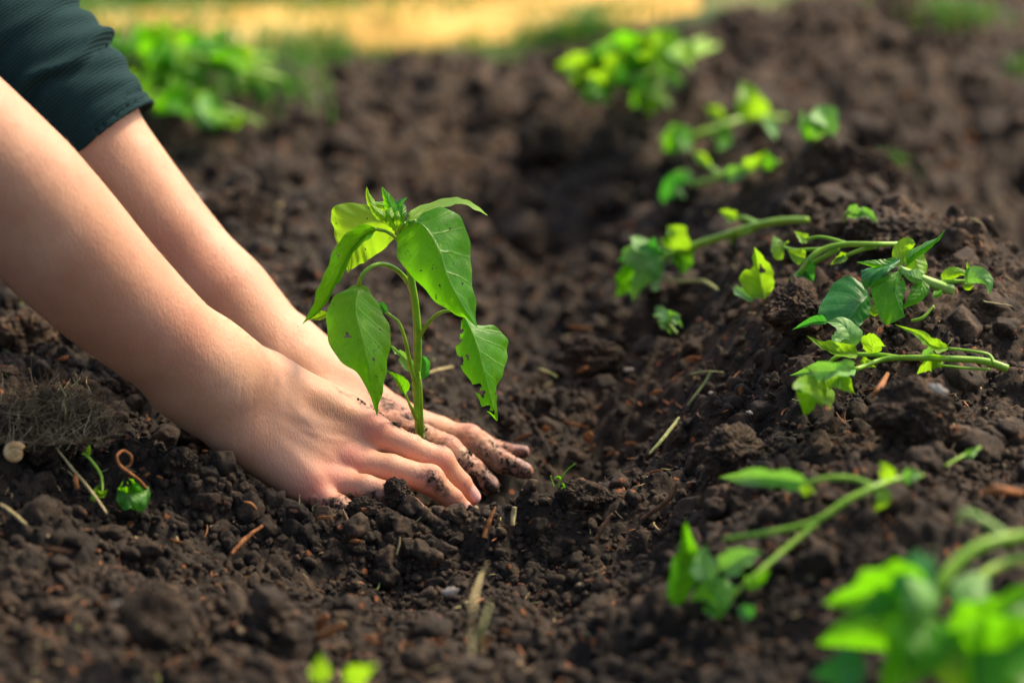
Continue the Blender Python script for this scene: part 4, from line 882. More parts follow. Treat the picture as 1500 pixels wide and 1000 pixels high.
seedling("long bare seedling with a ragged tuft of leaves hanging over the furrow",
  [([(1182,322,.006),(1150,323,.010),(1110,330,.014),(1060,346,.016),(1005,364,.018),(970,378,.016),(958,392,.012)], [6,7,7.5,7.5,7.5,7,5]), ([(1112,328,.014),(1090,319,.02),(1075,320,.022)],[4.5,4,3]), ([(1112,332,.012),(1092,342,.012),(1074,348,.010),(1070,357,.006)],[4.5,4,4,3])],
  [([(975,374,.018),(952,384,.03),(940,400,.028),(926,442,.004)],26,24,WI,{"wave":.003,"holes":((.45,.02,.10,.22),(.75,.98,.10,.2))}),([(975,372,.018),(945,366,.026),(905,382,.02)],13,13,BL,{"wave":.003}),([(985,366,.018),(990,345,.035),(977,330,.045)],16,15,PL),([(990,368,.014),(1000,384,.010),(1000,404,.004)],15,14,GR),
   ([(940,396,.014),(918,412,.010),(902,436,.004)],14,12,GR),([(1078,322,.022),(1066,314,.026),(1052,308,.03)],6,6,PL),([(950,386,.02),(930,378,.03),(912,372,.03)],9,9,PL)])
seedling("small pale curled seedling scrap on the crest above the bare forked stem",
  [([(1236,324,.004),(1240,312,.012),(1258,308,.014),(1284,324,.004)], [3,4,4,3], SP)],
  [([(1240,316,.008),(1250,312,.014),(1264,318,.008)],7,7,WI),([(1258,309,.012),(1272,314,.012),(1286,326,.004)],6,6,WI)])
seedling("nearly bare forked seedling, its stem bending down behind the big dry clod",
  [([(1334,357,.010),(1284,358,.016),(1239,358,.018),(1207,365,.020),(1188,378,.020),(1172,400,.016),(1160,425,.006)], [4,5.2,5.5,5.8,6,5,4.5]),
   ([(1238,356,.018),(1215,349,.022),(1198,347,.024),(1182,350,.024)],[3.6,3,3,3]), ([(1208,365,.018),(1190,365,.018),(1165,366,.018),(1148,362,.02)],[4,3.2,3,3]),
   ([(1284,361,.014),(1262,366,.012),(1240,374,.010)],[4,4,3.5]), ([(1228,364,.016),(1208,376,.014),(1180,392,.010),(1155,412,.004)],[4.5,4.5,4.5,4])],
  [([(1184,350,.024),(1174,347,.026),(1163,338,.030)],5,5,PL),([(1150,362,.02),(1140,358,.022),(1133,345,.026)],11,8,PL,{"holes":((.5,.75,.16,.14),)}),([(1242,373,.010),(1230,379,.008),(1216,388,.004)],5,5,PL),
   ([(1180,378,.018),(1166,374,.020),(1153,366,.024)],7,8,PL),([(1172,392,.014),(1182,400,.010),(1192,412,.002)],16,14,BL),([(1240,372,.010),(1228,380,.010),(1219,386,.006)],6,4,SP)])
r = seedling("lone rounded leaf with a ragged hole, a tiny pale leaf beneath it",
  [([(1120,438,.002),(1118,430,.006),(1116,422,.01)], [2.5,2.5,2])], [], name="broken_seedling", group="scraps of pepper seedling")
g = lambda x, y, l: G(x, y, l)
def sheetG(name, L, M, R_, mat, root, **kw):
    L, M, R_ = [[G(*q) for q in s] for s in (L, M, R_)]; return sheet(name, L, M, R_, mat, root, **kw)
Yl = G(1110, 432, .004)[1]; q_ = lambda x, y, o: P(x, y, Yl+o)
sheet("leaf", [q_(1117,437,0),(q_(1098,434,.0)),q_(1086,420,.0),q_(1084,405,0),q_(1094,394,0),q_(1102,390,.0),q_(1103,375,.0),q_(1105,362,.0)], [q_(1118,437,0),q_(1117,425,.006),q_(1114,408,.010),q_(1111,394,.01),q_(1109,382,.006),q_(1105,362,0)],
      [q_(1119,437,0),q_(1131,427,-.002),q_(1136,411,-.004),q_(1130,394,-.004),q_(1120,377,-.002),q_(1105,362,0)], PL, r, holes=((.60,.62,.10,.11),), wave=.001, seed=2)
leafG(r, [(1104,440,.004),(1090,432,.006),(1074,421,.006)], 7, 7, WI, 'round')
# the leafiest seedling
root = empty("pepper_seedling", G(1360, 425, 0)); tag(root, "leafiest seedling, a sharp heap of broad leaves with the dark round leaf", "seedling", "uprooted pepper seedlings lying on the bed")
Yc = G(1320, 450, .004)[1]
def c_(lst): return [P(x, y, Yc+o) for x, y, o in lst]
tube("stem", c_([(1394,425,.03),(1372,417,.022),(1354,410,.016),(1335,401,.01),(1318,394,.004)]), [R(8), R(7.5), R(7), R(6), R(5)], STEM_PALE, root, n=40, seg=16, groove=.08)
tube("branch", c_([(1376,415,.028),(1388,412,.03),(1404,412,.03),(1424,411,.03)]), [R(4), R(3.5), R(3), R(2)], STEM, root)
sheet("leaf", c_([(1272,430,.0),(1264,414,.004),(1242,405,.008),(1222,414,.006),(1207,435,-.002),(1200,452,-.008),(1202,468,-.014),(1224,476,-.018),(1249,486,-.020)]), c_([(1272,432,0),(1262,444,-.010),(1252,456,-.016),(1243,470,-.020),(1249,486,-.020)]),
      c_([(1273,431,0),(1276,444,.0),(1275,457,-.004),(1269,468,-.010),(1260,477,-.016),(1250,486,-.020)]), LEAF_BLUE_SHEEN, root, wave=.0012, seed=5, n=90, m=45)
sheet("leaf", c_([(1314,397,-.002),(1294,405,-.008),(1275,414,-.012),(1279,436,-.018),(1287,460,-.022),(1296,474,-.024),(1306,473,-.025),(1325,464,-.024)]), c_([(1315,397,-.002),(1313,412,-.012),(1312,432,-.018),(1318,448,-.022),(1325,464,-.024)]),
      c_([(1317,397,-.002),(1323,406,-.004),(1320,412,-.008),(1329,423,-.012),(1321,432,-.016),(1322,448,-.02),(1326,463,-.024)]), LEAF, root, wave=.0016, seed=6, n=90, m=45)
sheet("leaf", c_([(1326,388,.004),(1327,372,.008),(1340,364,.010),(1354,355,.010),(1370,350,.008),(1384,337,.006)]), c_([(1327,390,.002),(1332,379,-.004),(1345,368,-.006),(1358,360,-.004),(1372,351,.0),(1384,337,.006)]),
      c_([(1328,391,.002),(1338,382,.004),(1350,373,.004),(1364,363,.004),(1377,350,.004),(1384,338,.006)]), LEAF, root, wave=.0006, seed=7)
sheet("leaf", c_([(1318,377,.0),(1296,386,.004),(1270,394,.002),(1261,402,-.004),(1263,414,-.010),(1267,425,-.012)]), c_([(1318,380,-.002),(1302,390,-.010),(1288,396,-.014),(1275,407,-.016),(1267,425,-.012)]),
      c_([(1318,384,-.004),(1305,396,-.012),(1290,406,-.016),(1276,417,-.016),(1267,425,-.012)]), LEAF_BLUE_SHEEN, root, wave=.001, seed=8)
for (pt, a, b_, mt, kd) in [([(1316,392,.012),(1318,372,.018),(1328,358,.020),(1341,357,.018)], 11, 12, PL, 'round'), ([(1330,366,.018),(1342,384,.014),(1349,406,.006)], 16, 15, PL, 'round'),
      ([(1318,380,.0),(1298,388,-.002),(1278,386,-.002),(1254,384,.0)], 7, 8, GR, 'pepper'), ([(1352,410,.010),(1350,426,.002),(1338,440,-.004),(1320,453,-.006)], 10, 14, GR, 'pepper'),
      ([(1351,410,.006),(1336,406,-.004),(1318,398,-.006)], 6, 13, WI, 'pepper'), ([(1381,413,.03),(1392,402,.028),(1406,398,.028),(1423,404,.028)], 9, 9, PL, 'pepper'),
      ([(1413,411,.028),(1430,407,.018),(1446,413,.012),(1450,433,.010)], 16, 7, WI, 'pepper'), ([(1423,404,.028),(1420,394,.026),(1417,383,.026)], 3, 3, PL, 'narrow'),
      ([(1380,424,.02),(1374,430,.014),(1367,433,.010)], 6, 6, GR, 'round'), ([(1284,446,-.008),(1280,456,-.012),(1288,459,-.014)], 6, 6, PL, 'round'), ([(1412,414,.028),(1418,420,.022),(1426,417,.02)], 5, 5, PL, 'round')]:
    leafG(root, [(x, y, Yc+o) for x, y, o in pt], a, b_, mt, kd, gnd=False, yl=-.003, yr=-.003, seed=len(root.children), n=40, m=19)
seedling("long seedling lying across the near ridge with a cut green stem end at right",
  [([(1476,540,.010),(1451,531,.014),(1426,527,.016),(1377,525,.018),(1340,524,.020),(1303,525,.020),(1278,531,.020),(1253,541,.020),(1232,544,.018)], [8,7.5,6.5,6,5.8,5.5,5.2,5,4]),
   ([(1322,524,.020),(1290,520,.022),(1258,519,.024),(1236,519,.024),(1219,527,.022),(1213,538,.018)], [4.5,4.8,4.5,4.2,4,3]),
   ([(1456,532,.016),(1449,520,.020),(1430,515,.022),(1389,510,.024)], [3.5,3.2,2.8,2.6]), ([(1450,541,.010),(1414,539,.010),(1382,536,.010),(1365,539,.008)], [3,2.6,2.6,2.4])],
  [([(1254,541,.020),(1222,543,.026),(1190,544,.024),(1156,550,.016)],11,12,WI,{"wave":.0014}),([(1205,552,.014),(1194,570,.018),(1184,590,.014),(1178,608,.002)],21,20,PL,{"wave":.002}),([(1206,553,.016),(1230,556,.018),(1253,577,.002)],10,12,PL),
   ([(1258,519,.024),(1232,516,.030),(1207,508,.034),(1181,491,.040)],8,10,PL),([(1246,512,.026),(1245,492,.036),(1232,474,.044),(1210,471,.046)],12,13,WI),([(1212,471,.046),(1190,472,.046),(1160,483,.036)],4,7,BL),
   ([(1278,520,.022),(1279,506,.030),(1288,495,.036)],11,11,PL,{"kind":"round"}),([(1272,526,.014),(1266,532,.010),(1284,538,.004)],6,6,PL),([(1383,526,.016),(1362,528,.016),(1343,548,.002)],13,11,PL),([(1350,522,.016),(1360,516,.022),(1368,519,.022)],5,5,WI),
   ([(1390,510,.024),(1366,506,.028),(1345,490,.034),(1310,475,.036)],5,7,PL,{"wave":.0018})])
seedling("bent seedling with a forked pale tip, lying across the near slope of the ridge",
  [([(1350,696,.012),(1305,704,.018),(1280,714,.022),(1240,733,.022),(1196,762,.020),(1140,777,.018),(1060,789,.016)], [5,6,7,7,6.5,6,4.5]),
   ([(1198,764,.018),(1150,804,.018),(1104,844,.016),(1068,876,.010)], [5,5,4.5,4]), ([(1282,713,.022),(1250,701,.026),(1212,700,.028),(1178,709,.026)], [5.5,5.5,5.5,4.5])],
  [([(1182,708,.026),(1140,701,.030),(1100,699,.028),(1052,699,.020)],15,17,WI),([(1290,714,.022),(1292,732,.018),(1282,748,.012)],9,9,PL),([(1298,704,.022),(1298,690,.032),(1289,676,.040)],8,8,PL),([(1320,700,.018),(1336,697,.020),(1354,692,.018)],8,7,WI),
   ([(988,888,-.0),(998,840,.010),(1006,800,.018),(1004,764,.036)],20,19,GR),([(1040,850,.004),(1030,820,.014),(1034,796,.02)],11,11,WI),([(1055,835,.012),(1085,818,.020),(1116,808,.022)],15,13,WI),([(1090,850,.008),(1110,846,.008),(1128,836,.010)],12,10,GR),
   ([(1075,880,.004),(1040,862,.008),(1010,880,.002)],15,14,GR),([(1082,890,.004),(1096,896,.004),(1104,886,.008)],8,8,BL),([(1182,708,.022),(1176,716,.018),(1168,716,.014)],8,8,PL)])
# the nearest seedling, much out of focus
seedling("nearest and largest seedling, very blurred, in the lower right corner",
  [([(1530,782,.055),(1480,788,.055),(1440,798,.055),(1404,822,.052),(1376,858,.046),(1366,895,.036)], [10,12,12,13,13,11]),
   ([(1530,812,.045),(1480,822,.045),(1445,838,.045),(1414,872,.042),(1394,905,.036)], [8,9,9,9,8]), ([(1476,784,.05),(1445,764,.055),(1414,750,.055),(1404,765,.05)], [6,7,7,5], STEM_PALE)],
  [([(1366,876,.040),(1290,868,.045),(1206,884,.030)],34,39,GR),([(1372,856,.048),(1335,846,.055),(1305,862,.050)],26,29,BL),([(1360,896,.036),(1280,918,.034),(1196,942,.018)],36,39,GR),([(1368,900,.036),(1335,955,.030),(1290,1015,.010)],44,44,GR),
   ([(1385,905,.036),(1402,960,.030),(1410,1025,.010)],49,47,PL),([(1390,925,.036),(1450,905,.045),(1540,850,.050)],44,73,GR),([(1420,960,.030),(1480,960,.030),(1560,930,.030)],62,68,GR),([(1405,890,.04),(1425,860,.046),(1448,836,.046)],21,22,WI),([(1270,978,.016),(1230,980,.018),(1186,990,.010)],22,23,BL),([(1378,876,.046),(1345,885,.052),(1310,905,.044)],23,26,WI)])
for lab, pts in (("blurred sprout at the bottom edge, with one upright leaf", [([(468,1002,.004),(470,980,.02),(468,956,.034)],9,9,PL)]),
                 ("blurred sprout at the bottom edge, with a rounded pale leaf leaning right", [([(505,1000,.004),(525,988,.014),(552,972,.028)],11,10,PL)])):
    x0, y0 = pts[0][0][0][:2]; seedling(lab, [([(x0-6,y0+12,0),(x0,y0,.006),pts[0][0][1]],[3,3,2])], pts, name="sprout", group="small sprouts along the bottom edge")
seedling("wilted grey green leaf cluster lying in the hollow below the ragged tuft", [([(962,450,.004),(976,468,.008),(992,488,.004)],[2,2.5,2],SP)],
  [([(961,450,.006),(972,462,.014),(984,480,.006)],6,7,WI,{"wave":.003}),([(972,462,.008),(988,466,.014),(1000,480,.006)],6,6,WI,{"wave":.003}),([(968,464,.006),(972,476,.006),(984,490,.002)],4,4,WI)], name="wilted_leaf", group="scraps of pepper seedling")
seedling("thin green stalk lying right of the forked pale tip", [([(1384,682,.004),(1410,668,.008),(1436,655,.012)],[2,3.5,3])], [([(1412,668,.008),(1424,662,.012),(1438,654,.012)],4,4,WI)], name="green_stalk", group="scraps of pepper seedling")
seedling("short dark green stalk under the leafiest seedling", [([(1335,470,.004),(1352,465,.006),(1368,448,.012)],[3,3.6,2])], [], name="green_stalk", group="scraps of pepper seedling")
# heaps of seedlings further back
def heap(n, base, head, spread, group, labels, seed, leaf_w=15, lift=.02):
    r = random.Random(seed)
    for i in range(n):
        bx, by = base[0]+r.uniform(-1, 1)*spread[0], base[1]+r.uniform(-1, 1)*spread[1]; hx, hy = head[0]+r.uniform(-1, 1)*spread[2], head[1]+r.uniform(-1, 1)*spread[3]; l = lift*r.uniform(.5, 1.5)
        mx, my = (bx+hx)/2, (by+hy)/2+r.uniform(-8, 4); st = [(bx, by, l*.5), (mx, my, l*1.2), (hx, hy, l)]
        lv = []
        for k in range(8):
            t = 1-.12*k*r.uniform(.6, 1) if k > 2 else 1; x = bx+(hx-bx)*t; y = by+(hy-by)*t-3; a = r.uniform(0, 6.28); ln = leaf_w*r.uniform(1.5, 2.7)
            dx, dy = math.cos(a)*ln-(ln*.5 if hx < bx else -ln*.5), abs(math.sin(a))*ln*.9-.25*ln
            lv.append(([(x, y, l), (x+dx*.5, y+dy*.5-5, l*1.3), (x+dx, y+dy, l*.6)], leaf_w*r.uniform(.7, 1.1), leaf_w*r.uniform(.7, 1.1), r.choice([GR, PL, PL, WI, GR]), {"n": 18, "m": 9}))
        seedling(labels[i], [(st, [4.5, 6, 5])], lv, group=group)
heap(4, (1045,62), (868,112), (14,14,22,20), "heap of seedlings on the far ridge", ["blurred seedling of the far ridge heap with stem across the top", "blurred seedling of the far ridge heap hanging lowest at left", "blurred seedling of the far ridge heap, in the middle", "blurred seedling of the far ridge heap, nearest the viewer"], 5, 18, .055)
seedling("blurred short seedling hanging right below the far ridge heap", [([(1000,80,.03),(975,105,.03),(962,130,.024)],[5,6,5])],
  [([(965,125,.026),(958,142,.03),(950,172,.006)],17,16,PL),([(975,105,.03),(990,118,.03),(1000,125,.02)],10,10,WI),([(962,130,.03),(940,140,.03),(925,158,.01)],12,11,GR)], group="heap of seedlings on the far ridge")
heap(5, (402,118), (235,112), (20,40,80,52), "heap of leafy seedlings behind the farther arm", ["blurred leafy seedling behind the arm with the brightest leaves by the cuff", "blurred leafy seedling behind the arm lying highest of its heap", "blurred leafy seedling behind the arm with its stem pointing far right", "blurred leafy seedling in the middle of the heap by the sleeve", "blurred leafy seedling at the front of the heap by the sleeve"], 9, 17, .05)
heap(1, (385,182), (275,150), (3,3,3,3), "heap of leafy seedlings behind the farther arm", ["blurred yellow green seedling lying lowest below the heap by the sleeve"], 3, 17, .02)
# ------------------------------------------------------------------ grass along the path (uncountable)
def grass(clusters, seed=4):
    r = np.random.default_rng(seed); V = []; F = []; T = []
    for (px, py, rx, ry, n, h) in clusters:
        c = G(px, py, 0)
        for _ in range(n):
            x = c[0]+r.normal()*rx; y = c[1]+r.normal()*ry; z = float(macro(x, y))-.004; a = r.uniform(0, 6.28); hh = h*r.uniform(.5, 1.3); w = r.uniform(.0015, .0035); ln = r.uniform(.2, .9)*hh
            d = np.array([math.cos(a), math.sin(a), 0]); s = np.array([-d[1], d[0], 0])*w; o = len(V); tt = r.uniform(0, 1)
            for k in range(5):
                t = k/4; c0 = np.array([x, y, z])+d*ln*t*t+np.array([0, 0, hh*(t-.25*t*t)]); ww = s*(1-t*.92); V += [c0-ww, c0+ww]; T += [tt, tt]
            F += [(o+2*k, o+2*k+1, o+2*k+3, o+2*k+2) for k in range(4)]
    b = NB("grass_blade"); c = b.ramp(b.attr("tint"), [(0.0, (.03,.16,.01)), (.6, (.09,.28,.02)), (1.0, (.24,.30,.06))])
    sh = b.prin(c, .5); tl = b.n("ShaderNodeBsdfTranslucent"); b.l(c, tl.inputs[0]); mx = b.n("ShaderNodeMixShader"); mx.inputs[0].default_value = .4; b.l(sh.outputs[0], mx.inputs[1]); b.l(tl.outputs[0], mx.inputs[2])
    tag(mesh_obj("grass", np.array(V), np.array(F), b.done(mx), attrs={"tint": T}), kind="stuff")
grass([(150,105,.05,.05,260,.06),(210,75,.07,.04,200,.055),(330,95,.06,.05,300,.05),(400,120,.03,.03,80,.04),(440,65,.04,.03,150,.045),(500,80,.03,.02,120,.04),(300,50,.10,.04,120,.045),(655,75,.03,.02,110,.03),(640,85,.02,.02,60,.02),
       (835,42,.045,.02,260,.035),(860,22,.03,.02,120,.035),(1395,14,.035,.02,150,.03),(1350,4,.03,.02,70,.03),(1490,95,.008,.01,30,.03),(100,-2,.25,.04,700,.05),(400,-18,.3,.05,600,.05),(1310,225,.012,.008,26,.012),
       (120,45,.03,.05,90,.05),(560,34,.05,.03,150,.03),(740,22,.05,.02,110,.028),(480,22,.03,.03,120,.03),(660,12,.04,.02,90,.03),(250,30,.06,.03,140,.035),(930,14,.04,.02,90,.03)])
# ------------------------------------------------------------------ plant litter
def litter_mat(name, a, c_, rough=.75):
    b = NB(name); p = b.geo(); n = b.noise(p, 260, 4); return b.done(b.prin(b.mix(b.ramp(n, [(.35, 0.0), (.65, 1.0)]), a, c_), rough, b.bump(n, .5, .0008), .3))
STRAW = litter_mat("straw", (.30,.24,.10), (.48,.40,.20)); STRAW_G = litter_mat("green_straw", (.20,.24,.07), (.38,.38,.16)); BARK = litter_mat("bark", (.15,.048,.014), (.36,.15,.045)); BROWN = litter_mat("brown_root", (.10,.045,.022), (.22,.11,.05)); BONE = litter_mat("pale_stone", (.45,.38,.30), (.65,.58,.48))
def straw(label, pts, rad, mat=None, name="straw", cat="straw", group=None, flat=1.0):
    W3 = [G(*q) for q in pts]; sc = (np.mean([w[1] for w in W3])-CAM[1])/.967/FPX
    o = tube(name, W3, [r*sc for r in rad], mat or STRAW, None, seg=7); 
    me = o.data; n = len(me.vertices); c = np.empty(n*3, np.float32); me.vertices.foreach_get("co", c); c = c.reshape(-1, 3); c += (.0005*np.stack([vn3(c[:,0]*300, c[:,1]*300, c[:,2]*300, k) for k in range(3)], 1)).astype(np.float32); me.vertices.foreach_set("co", c.ravel()); recentre(o); return tag(o, label, cat, group)
straw("long bent straw in the hollow, its upper half", [(1043,543,.010),(1034,558,.006),(1020,577,.005),(1007,594,.002)], [2.6,2.2,2.2,1.6], STRAW_G)
straw("thick straw piece in the hollow below the long bent straw", [(995,611,.008),(985,625,.006),(968,646,.005),(951,665,.002)], [1.5,3,3,1.8], STRAW_G)
straw("thin pale twig crossing the top of the bent straw", [(1012,548,.004),(1035,544,.008),(1060,545,.004)], [1.2,1.4,1], STRAW_G)
straw("tall pale stalk standing on the front slope", [(692,962,.002),(690,925,.012),(694,880,.026),(704,845,.036),(714,824,.042)], [2.2,2.4,2.6,2.4,1.2], STRAW, "dry_stalk", "stalk")
straw("shorter grey stalk leaning beside the tall pale stalk", [(698,950,.002),(708,915,.014),(718,882,.024)], [2,2,1], STRAW_G, "dry_stalk", "stalk")
straw("long pale straw lying on the left mound beside the green sprig", [(82,655,.006),(105,685,.006),(130,715,.006),(157,752,.004)], [1.6,2.4,2.6,1.6], STRAW)
straw("pale straw lying just right of the pepper stem", [(627,546,.006),(645,541,.008),(663,537,.006)], [2,2.4,1.6], STRAW)
straw("crooked straw with a green tip behind the left edge of the hollow", [(790,540,.006),(803,545,.010),(816,552,.006)], [1.6,2,1.4], STRAW_G)
straw("wiry pale root rising from the left grass clump", [(95,615,.02),(96,600,.03),(92,588,.036),(96,578,.044),(82,560,.046)], [1.4,1.5,1.5,1.4,1], STRAW, "root", "root")
straw("second wiry pale root at the right side of the left grass clump", [(120,590,.015),(122,572,.03),(112,562,.034),(107,552,.04)], [1.3,1.5,1.4,1], STRAW, "root", "root")
straw("curved red brown root strip right of the near rim", [(940,760,.002),(962,745,.010),(984,726,.016),(992,706,.022)], [3,4,4,2], BROWN, "root", "root")
straw("small upright straw on the front slope under the little clods", [(581,812,.002),(584,800,.008),(586,786,.012)], [1.5,2,1.2], STRAW)
straw("orange brown splinter leaning on the rim below the fingertips", [(708,788,.004),(716,765,.010),(726,742,.014)], [3,3.5,1.5], BARK, "splinter", "splinter")
straw("short thick pale stub on the rim below the fingertips", [(751,770,.004),(752,755,.008),(754,742,.012)], [3,4,3.5], STRAW, "splinter", "splinter")
straw("reddish splinter on the slope right of the rim", [(872,790,.004),(884,770,.010),(897,752,.014)], [3,4,2], BROWN, "splinter", "splinter")
straw("long orange splinter on the lower left slope", [(338,812,.004),(358,790,.010),(384,770,.014)], [2.5,4,2.5], BARK, "splinter", "splinter")
straw("orange wood splinter on the left slope near the round leaf scrap", [(357,735,.004),(368,738,.006),(376,746,.004)], [1.5,3,1.5], BARK, "splinter", "splinter")
straw("flat orange sliver beside the pale straw on the left mound", [(110,695,.006),(111,704,.008),(113,716,.004)], [3,4.5,3], BARK, "splinter", "splinter")
straw("straw lying at the far left edge", [(0,738,.006),(15,748,.006),(38,768,.004)], [2,3,2], STRAW)
straw("brown blurred splinter on the top of the ridge below the lying seedling", [(1276,582,.004),(1290,566,.008),(1300,548,.012)], [3,5,3.5], BARK, "splinter", "splinter")
straw("yellow straw at the right edge beside the leafiest seedling", [(1440,441,.006),(1455,444,.006),(1482,448,.006)], [1.2,1.6,1], STRAW)
straw("blurred orange strip at the right edge below the ridge", [(1440,722,.006),(1465,718,.012),(1496,722,.006)], [5,8,5], BARK, "splinter", "splinter")
straw("pale blurred stalk in the furrow behind the ragged tuft", [(975,408,.006),(1000,412,.006),(1030,412,.006),(1052,424,.004)], [2,3,3,2], STRAW_G)
straw("dark stick crossing the index finger of the farther hand", [(690,618,.03),(694,628,.03),(697,640,.028)], [1.4,1.6,1.2], BROWN, "splinter", "splinter") if False else None
def chip(label, px, py, wpx, hpx, mat, seed, lift=.004, group="orange bark chips on the soil", Y=None):
    c = G(px, py, lift*.6); sc = (c[1]-CAM[1])/.967/FPX*(.62 if py < 460 and mat is not BONE else .85); V, F = icosphere(3); r = np.random.default_rng(seed); d = 1+1.1*fbm3(V[:,0]*2.2+seed, V[:,1]*2.2, V[:,2]*2.2, 4, seed)
    V = V*d[:, None]*np.array([wpx*.62*sc, min(wpx, hpx)*.2*sc, hpx*.40*sc]); a = r.uniform(-.6, .6); V = V@np.array([[math.cos(a), 0, math.sin(a)], [0, 1, 0], [-math.sin(a), 0, math.cos(a)]]).T + c
    o = mesh_obj("bark_chip", V, F, mat); recentre(o); return tag(o, label, "chip", group)
chip("largest orange wood chip, at the bottom of the front slope", 482, 925, 44, 18, BARK, 3); chip("splintered orange chip just above the largest wood chip", 470, 912, 14, 40, BARK, 4)
chip("orange chip right of the largest wood chip", 545, 938, 26, 12, BARK, 5); chip("orange chip beside the foot of the tall pale stalk", 708, 940, 14, 22, BARK, 6); chip("dark orange chip left of the tall pale stalk", 643, 942, 20, 12, BARK, 7)
chip("pale pink stone like chip left of the tall stalk", 658, 866, 22, 16, BONE, 8); chip("pinkish chip just under the front rim at left", 305, 595, 0.1, 0.1, BARK, 9) if False else None
LM = [("the cream snail shell",22,662),("the round leaf scrap",205,722),("the long orange splinter",360,790),("the nearer wrist",330,700),("the little finger",490,760),("the pepper stem's foot",640,600),("the fingertips",790,690),("the thick straw piece",972,638),("the bent straw's top",1040,545),
      ("the folded orange leaf",1016,526),("the cracked clod",868,520),("the ragged tuft of leaves",935,400),("the tall pale stalk",700,890),("the largest wood chip",485,925),("the farther forearm",330,360),("the pepper plant's crown",575,285),("the far ridge heap",930,110),("the short seedling scrap",1195,185),
      ("the curling leaf seedling",1040,260),("the pale dry clod",1260,255),("the holed leaf",1110,405),("the dark round leaf",1240,445),("the wilted leaf cluster",980,470),("the chewed right leaf",715,540),("the rounded near clod",1072,655),("the elbow",60,430),("the sleeve cuff",190,190),("the path's edge",800,60),("the grass sprout",825,690),("the small upright straw",583,800)]
USED = set()
def where(x, y, what):
    for n, lx, ly in sorted(LM, key=lambda q: (q[1]-x)**2+(q[2]-y)**2):
        dx, dy = x-lx, y-ly
        dr = ("right of" if dx > 0 else "left of") if abs(dx) > 1.6*abs(dy) else ("below" if dy > 0 else "above") if abs(dy) > 1.6*abs(dx) else ("below and right of" if dx > 0 else "below and left of") if dy > 0 else ("above and right of" if dx > 0 else "above and left of")
        t = what+" "+dr+" "+n
        if t not in USED: USED.add(t); return t
for i, (x, y, w, h) in enumerate([(92,525,14,9),(1003,570,0,0),(830,572,0,0),(845,622,30,5),(800,628,9,15),(765,640,22,8),(925,650,14,8),(862,640,12,20),(868,655,8,14),(893,665,10,7),(960,575,16,9),(925,560,18,8),(855,540,14,7),(1085,572,6,16),(1030,603,10,5),(960,690,18,5),(1062,602,9,4),
        (430,748,10,8),(520,792,16,7),(475,758,20,8),(565,702,0,0),(235,700,9,8),(258,792,16,8),(85,805,30,9),(215,695,8,7),(300,660,7,5),(410,855,9,9),(180,740,8,10),(640,700,0,0),(570,925,10,9),(600,945,14,8),(740,925,12,9),(905,660,0,0),(1390,700,0,0),(1190,905,0,0),
        (285,425,16,10),(690,240,22,12),(760,320,26,14),(555,320,20,14),(390,365,18,10),(430,240,22,14),(980,85,0,0),(1160,130,30,16),(1200,90,20,14),(1260,155,20,14),(1330,140,22,18),(1395,240,26,18),(880,430,18,10),(925,330,22,10),(850,480,26,9),(1370,220,18,14),(1240,370,0,0),(1170,352,10,4),(1235,400,9,12),(1420,200,24,16),(740,210,22,12),(640,240,20,12),(500,190,22,14)]):
    if w: chip(where(x, y, ["small orange bark chip", "small flat orange bark chip", "small brown bark chip"][i % 3]), x, y, w, h, [BARK, BARK, BROWN][i % 3], 20+i, group="small bark chips scattered on the soil")
chip("orange folded dry leaf on the slope below the bent straw's top", 1016, 526, 20, 14, BARK, 70, .008, "scraps of dry leaf"); chip("yellow blurred dry leaf in the furrow behind the farther forearm", 398, 305, 32, 20, STRAW, 71, .012, "scraps of dry leaf")
chip("pale blurred stone touching the farther forearm's edge", 296, 294, 20, 18, BONE, 72, .012, "pale stones"); chip("white stone above the hollow's dark clod", 921, 541, 11, 7, BONE, 73, .006, "pale stones"); chip("pale pink patch added as the lit right side of the big near clod", 1374, 570, 22, 16, BONE, 74, .03, "pale stones")  # the pink lump on the near clod stands in for its lit side
chip("small white stone at the foot of the left slope", 170, 884, 12, 9, BONE, 75, .006, "pale stones"); chip("pale stone on the slope right of the rim", 1098, 604, 8, 7, BONE, 76, .006, "pale stones"); chip("grey pebble on the slope left of the round clod", 1042, 577, 8, 9, BONE, 77, .006, "pale stones")
